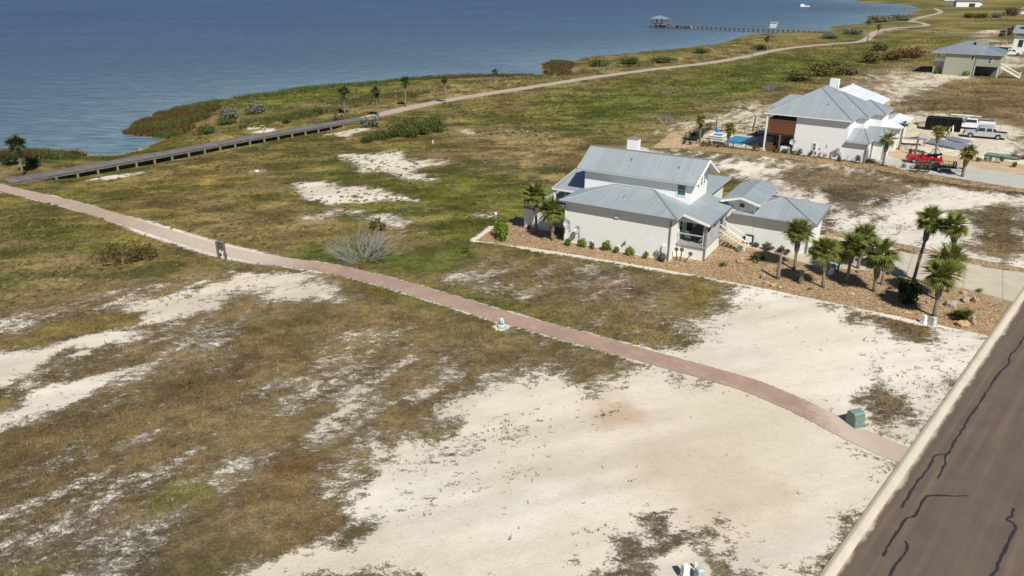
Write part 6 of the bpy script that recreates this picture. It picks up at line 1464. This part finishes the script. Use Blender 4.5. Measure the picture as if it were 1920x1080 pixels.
skinned("body", BV, BE, [.13,.13,.13,.06,.095,.08,.09,.06,.045,.04,.09,.06,.045,.04,.07,.05,.04,.045,.07,.05,.04,.045], 'skin', person)
skinned("shirt", [BV[i] for i in (1,2,14,15,18,19,0)], [(0,1),(1,2),(2,3),(1,4),(4,5),(0,6)], [.16,.17,.1,.08,.1,.08,.15], 'shirt', person)
skinned("trousers", [BV[i] for i in (0,6,7,8,10,11,12)], [(0,1),(1,2),(2,3),(0,4),(4,5),(5,6)], [.15,.115,.085,.07,.115,.085,.07], 'jeans', person)
for s in (.12, -.12): MB().box(.06 if s > 0 else -.36, .33 if s > 0 else -.08, s * k_ - .06, s * k_ + .06, -.01, .12).build("shoe", M['black'], person)
MB().tube([(.08*k_, 0, 1.70*k_), (.07*k_, 0, 1.80*k_), (.07*k_, 0, 1.87*k_)], [.115, .12, .05], 9).build("hair", M['hair'], person)
sheet = tag(MB().prism([(0, -.35, 0), (0, .5, .1), (-.25, .55, 1.15), (-.25, -.3, 1.1)], (.03, 0, 0)).build("carried_sheet", M['white_plastic'], None, loc=tuple(wk + Vector((.55, -.15, .95))), rot=(0, .1, R(-40))), "pale sheet held up by the person in yellow", "sheet")

# ------------------------------------------------------------------ utilities and signs
tf = empty("transformer_box", tuple(G(1603, 795)), R(20), "grey green transformer cabinet on bare sand beside the brick path", "utility box"); tf.scale = (.7, .7, .78)
MB().prism([(-.56, -.52, .06), (.56, -.52, .06), (.56, -.34, 1.0), (.50, -.1, 1.12), (-.50, -.1, 1.12), (-.56, -.34, 1.0)][:3] + [(-.56, -.34, 1.0)], (0, .02, 0)).build("front_lip", M['green_box_dark'], tf)
prof = [(-.5, .06), (-.34, .98), (-.22, 1.12), (.42, 1.12), (.56, 1.0), (.56, .06)]
MB().prism([(-.55, y, z) for y, z in prof], (1.1, 0, 0)).build("cabinet", M['green_box'], tf)
MB().prism([(-.50, -.515, .12), (.50, -.515, .12), (.50, -.375, .9), (-.50, -.375, .9)], (0, -.03, .005)).build("door", M['green_box_dark'], tf)
MB().box(-.62, .62, -.62, .66, -.05, .055).build("pad", M['green_box_dark'], tf)
MB().box(.551, .56, .0, .18, .62, .8).build("warning_label", M['white_plastic'], tf)
MB().box(-.57, .57, -.02, .01, .06, 1.135).build("hood_seam", M['green_box'], tf); MB().box(-.06, .06, -.57, -.5, .45, .56).build("latch", M['galv'], tf)
def pedestal(label, px, h, w, m, taper=.75, rz=.4, dome=False):
    t = empty("utility_pedestal", tuple(G(*px)), rz, label, "utility box"); a, b = w / 2, w / 2 * taper
    MB().add([(-a,-a,.1),(a,-a,.1),(a,a,.1),(-a,a,.1),(-b,-b,h),(b,-b,h),(b,b,h),(-b,b,h),(-b*.6,-b*.6,h+.06),(b*.6,-b*.6,h+.06),(b*.6,b*.6,h+.06),(-b*.6,b*.6,h+.06)], [(0,1,5,4),(1,2,6,5),(2,3,7,6),(3,0,4,7),(4,5,9,8),(5,6,10,9),(6,7,11,10),(7,4,8,11),(8,9,10,11)]).build("cover", M[m], t)
    MB().box(-a * 1.25, a * 1.25, -a * 1.25, a * 1.25, -.05, .14).build("base", M[m], t); MB().box(-b * .5, b * .5, -a - .004, -a + .05, h * .4, h * .6).build("label_plate", M['trim'], t)
    return t
pedestal("white utility pedestal at the bed edge near the road", (1731, 606), .62, .34, 'white_plastic')
pedestal("grey green utility pedestal at the bed edge, right of the white one", (1748, 609), .62, .4, 'pale_green')
pedestal("tall white utility pedestal at the bottom edge of the photo", (1283, 1086), .8, .32, 'white_plastic', .9, .2)
pedestal("grey green utility pedestal at the bottom edge, right of the tall white one", (1310, 1090), .7, .36, 'pale_green', .9, .3)
wm = empty("marker_post", tuple(G(1303, 1066)), 0, "short white marker post behind the bottom pedestals", "post"); MB().tube([(0, 0, -.03), (0, 0, .32)], .055, 8).build("post", M['white_plastic'], wm); MB().tube([(0, 0, .32), (0, 0, .36)], [.07, .04], 8).build("cap", M['trim'], wm)
pt = empty("green_pedestal", tuple(G(940.5, 613)), .3, "pale green bell shaped pedestal beside the brick path", "utility box")
MB().tube([(0, 0, -.03), (0, 0, .22), (0, 0, .28)], [.36, .34, .25], 12).build("base", M['pale_green'], pt, True); MB().tube([(0, 0, .27), (0, 0, .72), (0, 0, .78)], [.22, .17, .1], 12).build("cover", M['pale_green'], pt, True); MB().box(.05, .13, -.235, -.2, .38, .62).build("label_plate", M['trim'], pt)
sg = empty("notice_board", tuple(G(417, 486)), R(-15), "weathered timber notice board beside the path junction", "sign")
for x in (-.38, .38): MB().box(x - .08, x + .08, -.08, .08, -.1, 1.75).build("post", M['wood_grey'], sg)
MB().box(-.298, .298, -.05, .05, .95, 1.7).build("panel", mat("dark_sign_board", (.06, .045, .05), .7), sg)
for i, (x0, x1) in enumerate(((-.2, .2), (-.24, .22), (-.22, .1), (-.24, .24))): MB().box(x0, x1, -.056, -.051, 1.52 - i * .14, 1.55 - i * .14).build("lettering_line", M['wood_grey'], sg)
tag(MB().box(-.05, .05, -.03, .03, -.05, .9).build("marker_stake", M['white_plastic'], None, loc=tuple(G(418.5, 485)) , rot=(0, 0, 0)), "thin white stake in front of the notice board", "stake")
tag(MB().box(-.07, .07, -.07, .07, -.05, .55).build("marker_post", M['white_plastic'], None, loc=tuple(G(812, 269))), "short white marker post alone in the meadow", "post")
fl = empty("garden_light", tuple(G(930, 420)), 0, "small white topped garden light pole left of the house", "lamp"); MB().tube([(0, 0, -.03), (0, 0, 1.1)], .03, 6).build("pole", M['grey_trim'], fl); MB().box(-.12, .12, -.12, .12, 1.1, 1.3).build("lantern", M['trim'], fl)
for x, y, w, lab in ((1548, 487, .5, "pale object with blue top under the palm cluster"),):
    o = empty("garden_ornament", tuple(G(1556, 515)), .3, lab, "ornament"); MB().tube([(0, 0, 0), (.1, 0, .4), (.2, 0, .75)], [.28, .2, .12], 8).build("base", M['trim'], o, True); MB().tube([(.2, 0, .75), (.22, 0, 1.0)], [.18, .14], 8).build("top", M['blue'], o)
mh = empty("manhole_slab", tuple(G(482, 321.5)), .2, "round pale concrete manhole slab in the meadow", "manhole"); MB().tube([(0, 0, -.05), (0, 0, .06)], [1.25, 1.25], 18).build("slab", M['wood_post'], mh); MB().tube([(0, 0, .06), (0, 0, .14)], [.3, .28], 12).build("cover", M['trim'], mh)
cm = empty("wire_fence", (0, 0, 0), 0, "thin wire fence between the building site and the brown field", "fence")
fpts = [G(1716, 222), G(1760, 224), G(1800, 232), G(1850, 242), G(1925, 254)]
for a, b in zip(fpts[:-1], fpts[1:]):
    for z in (.5, 1.3): MB().bar(a + Vector((0, 0, z)), b + Vector((0, 0, z)), .02).build("wire", M['galv'], cm)
    for i in range(3): q = a.lerp(b, i / 3); MB().bar(q, q + Vector((0, 0, 1.5)), .05).build("post", M['galv'], cm)
for x, y, lab in ((309, 195, "thin dark post standing in the water off the marsh"),):
    g = G(x, y, WATER_Z); tag(MB().tube([(0, 0, -.6), (0, 0, 1.3)], .08, 6).build("channel_post", M['pole'], None, loc=tuple(g)), lab, "post")
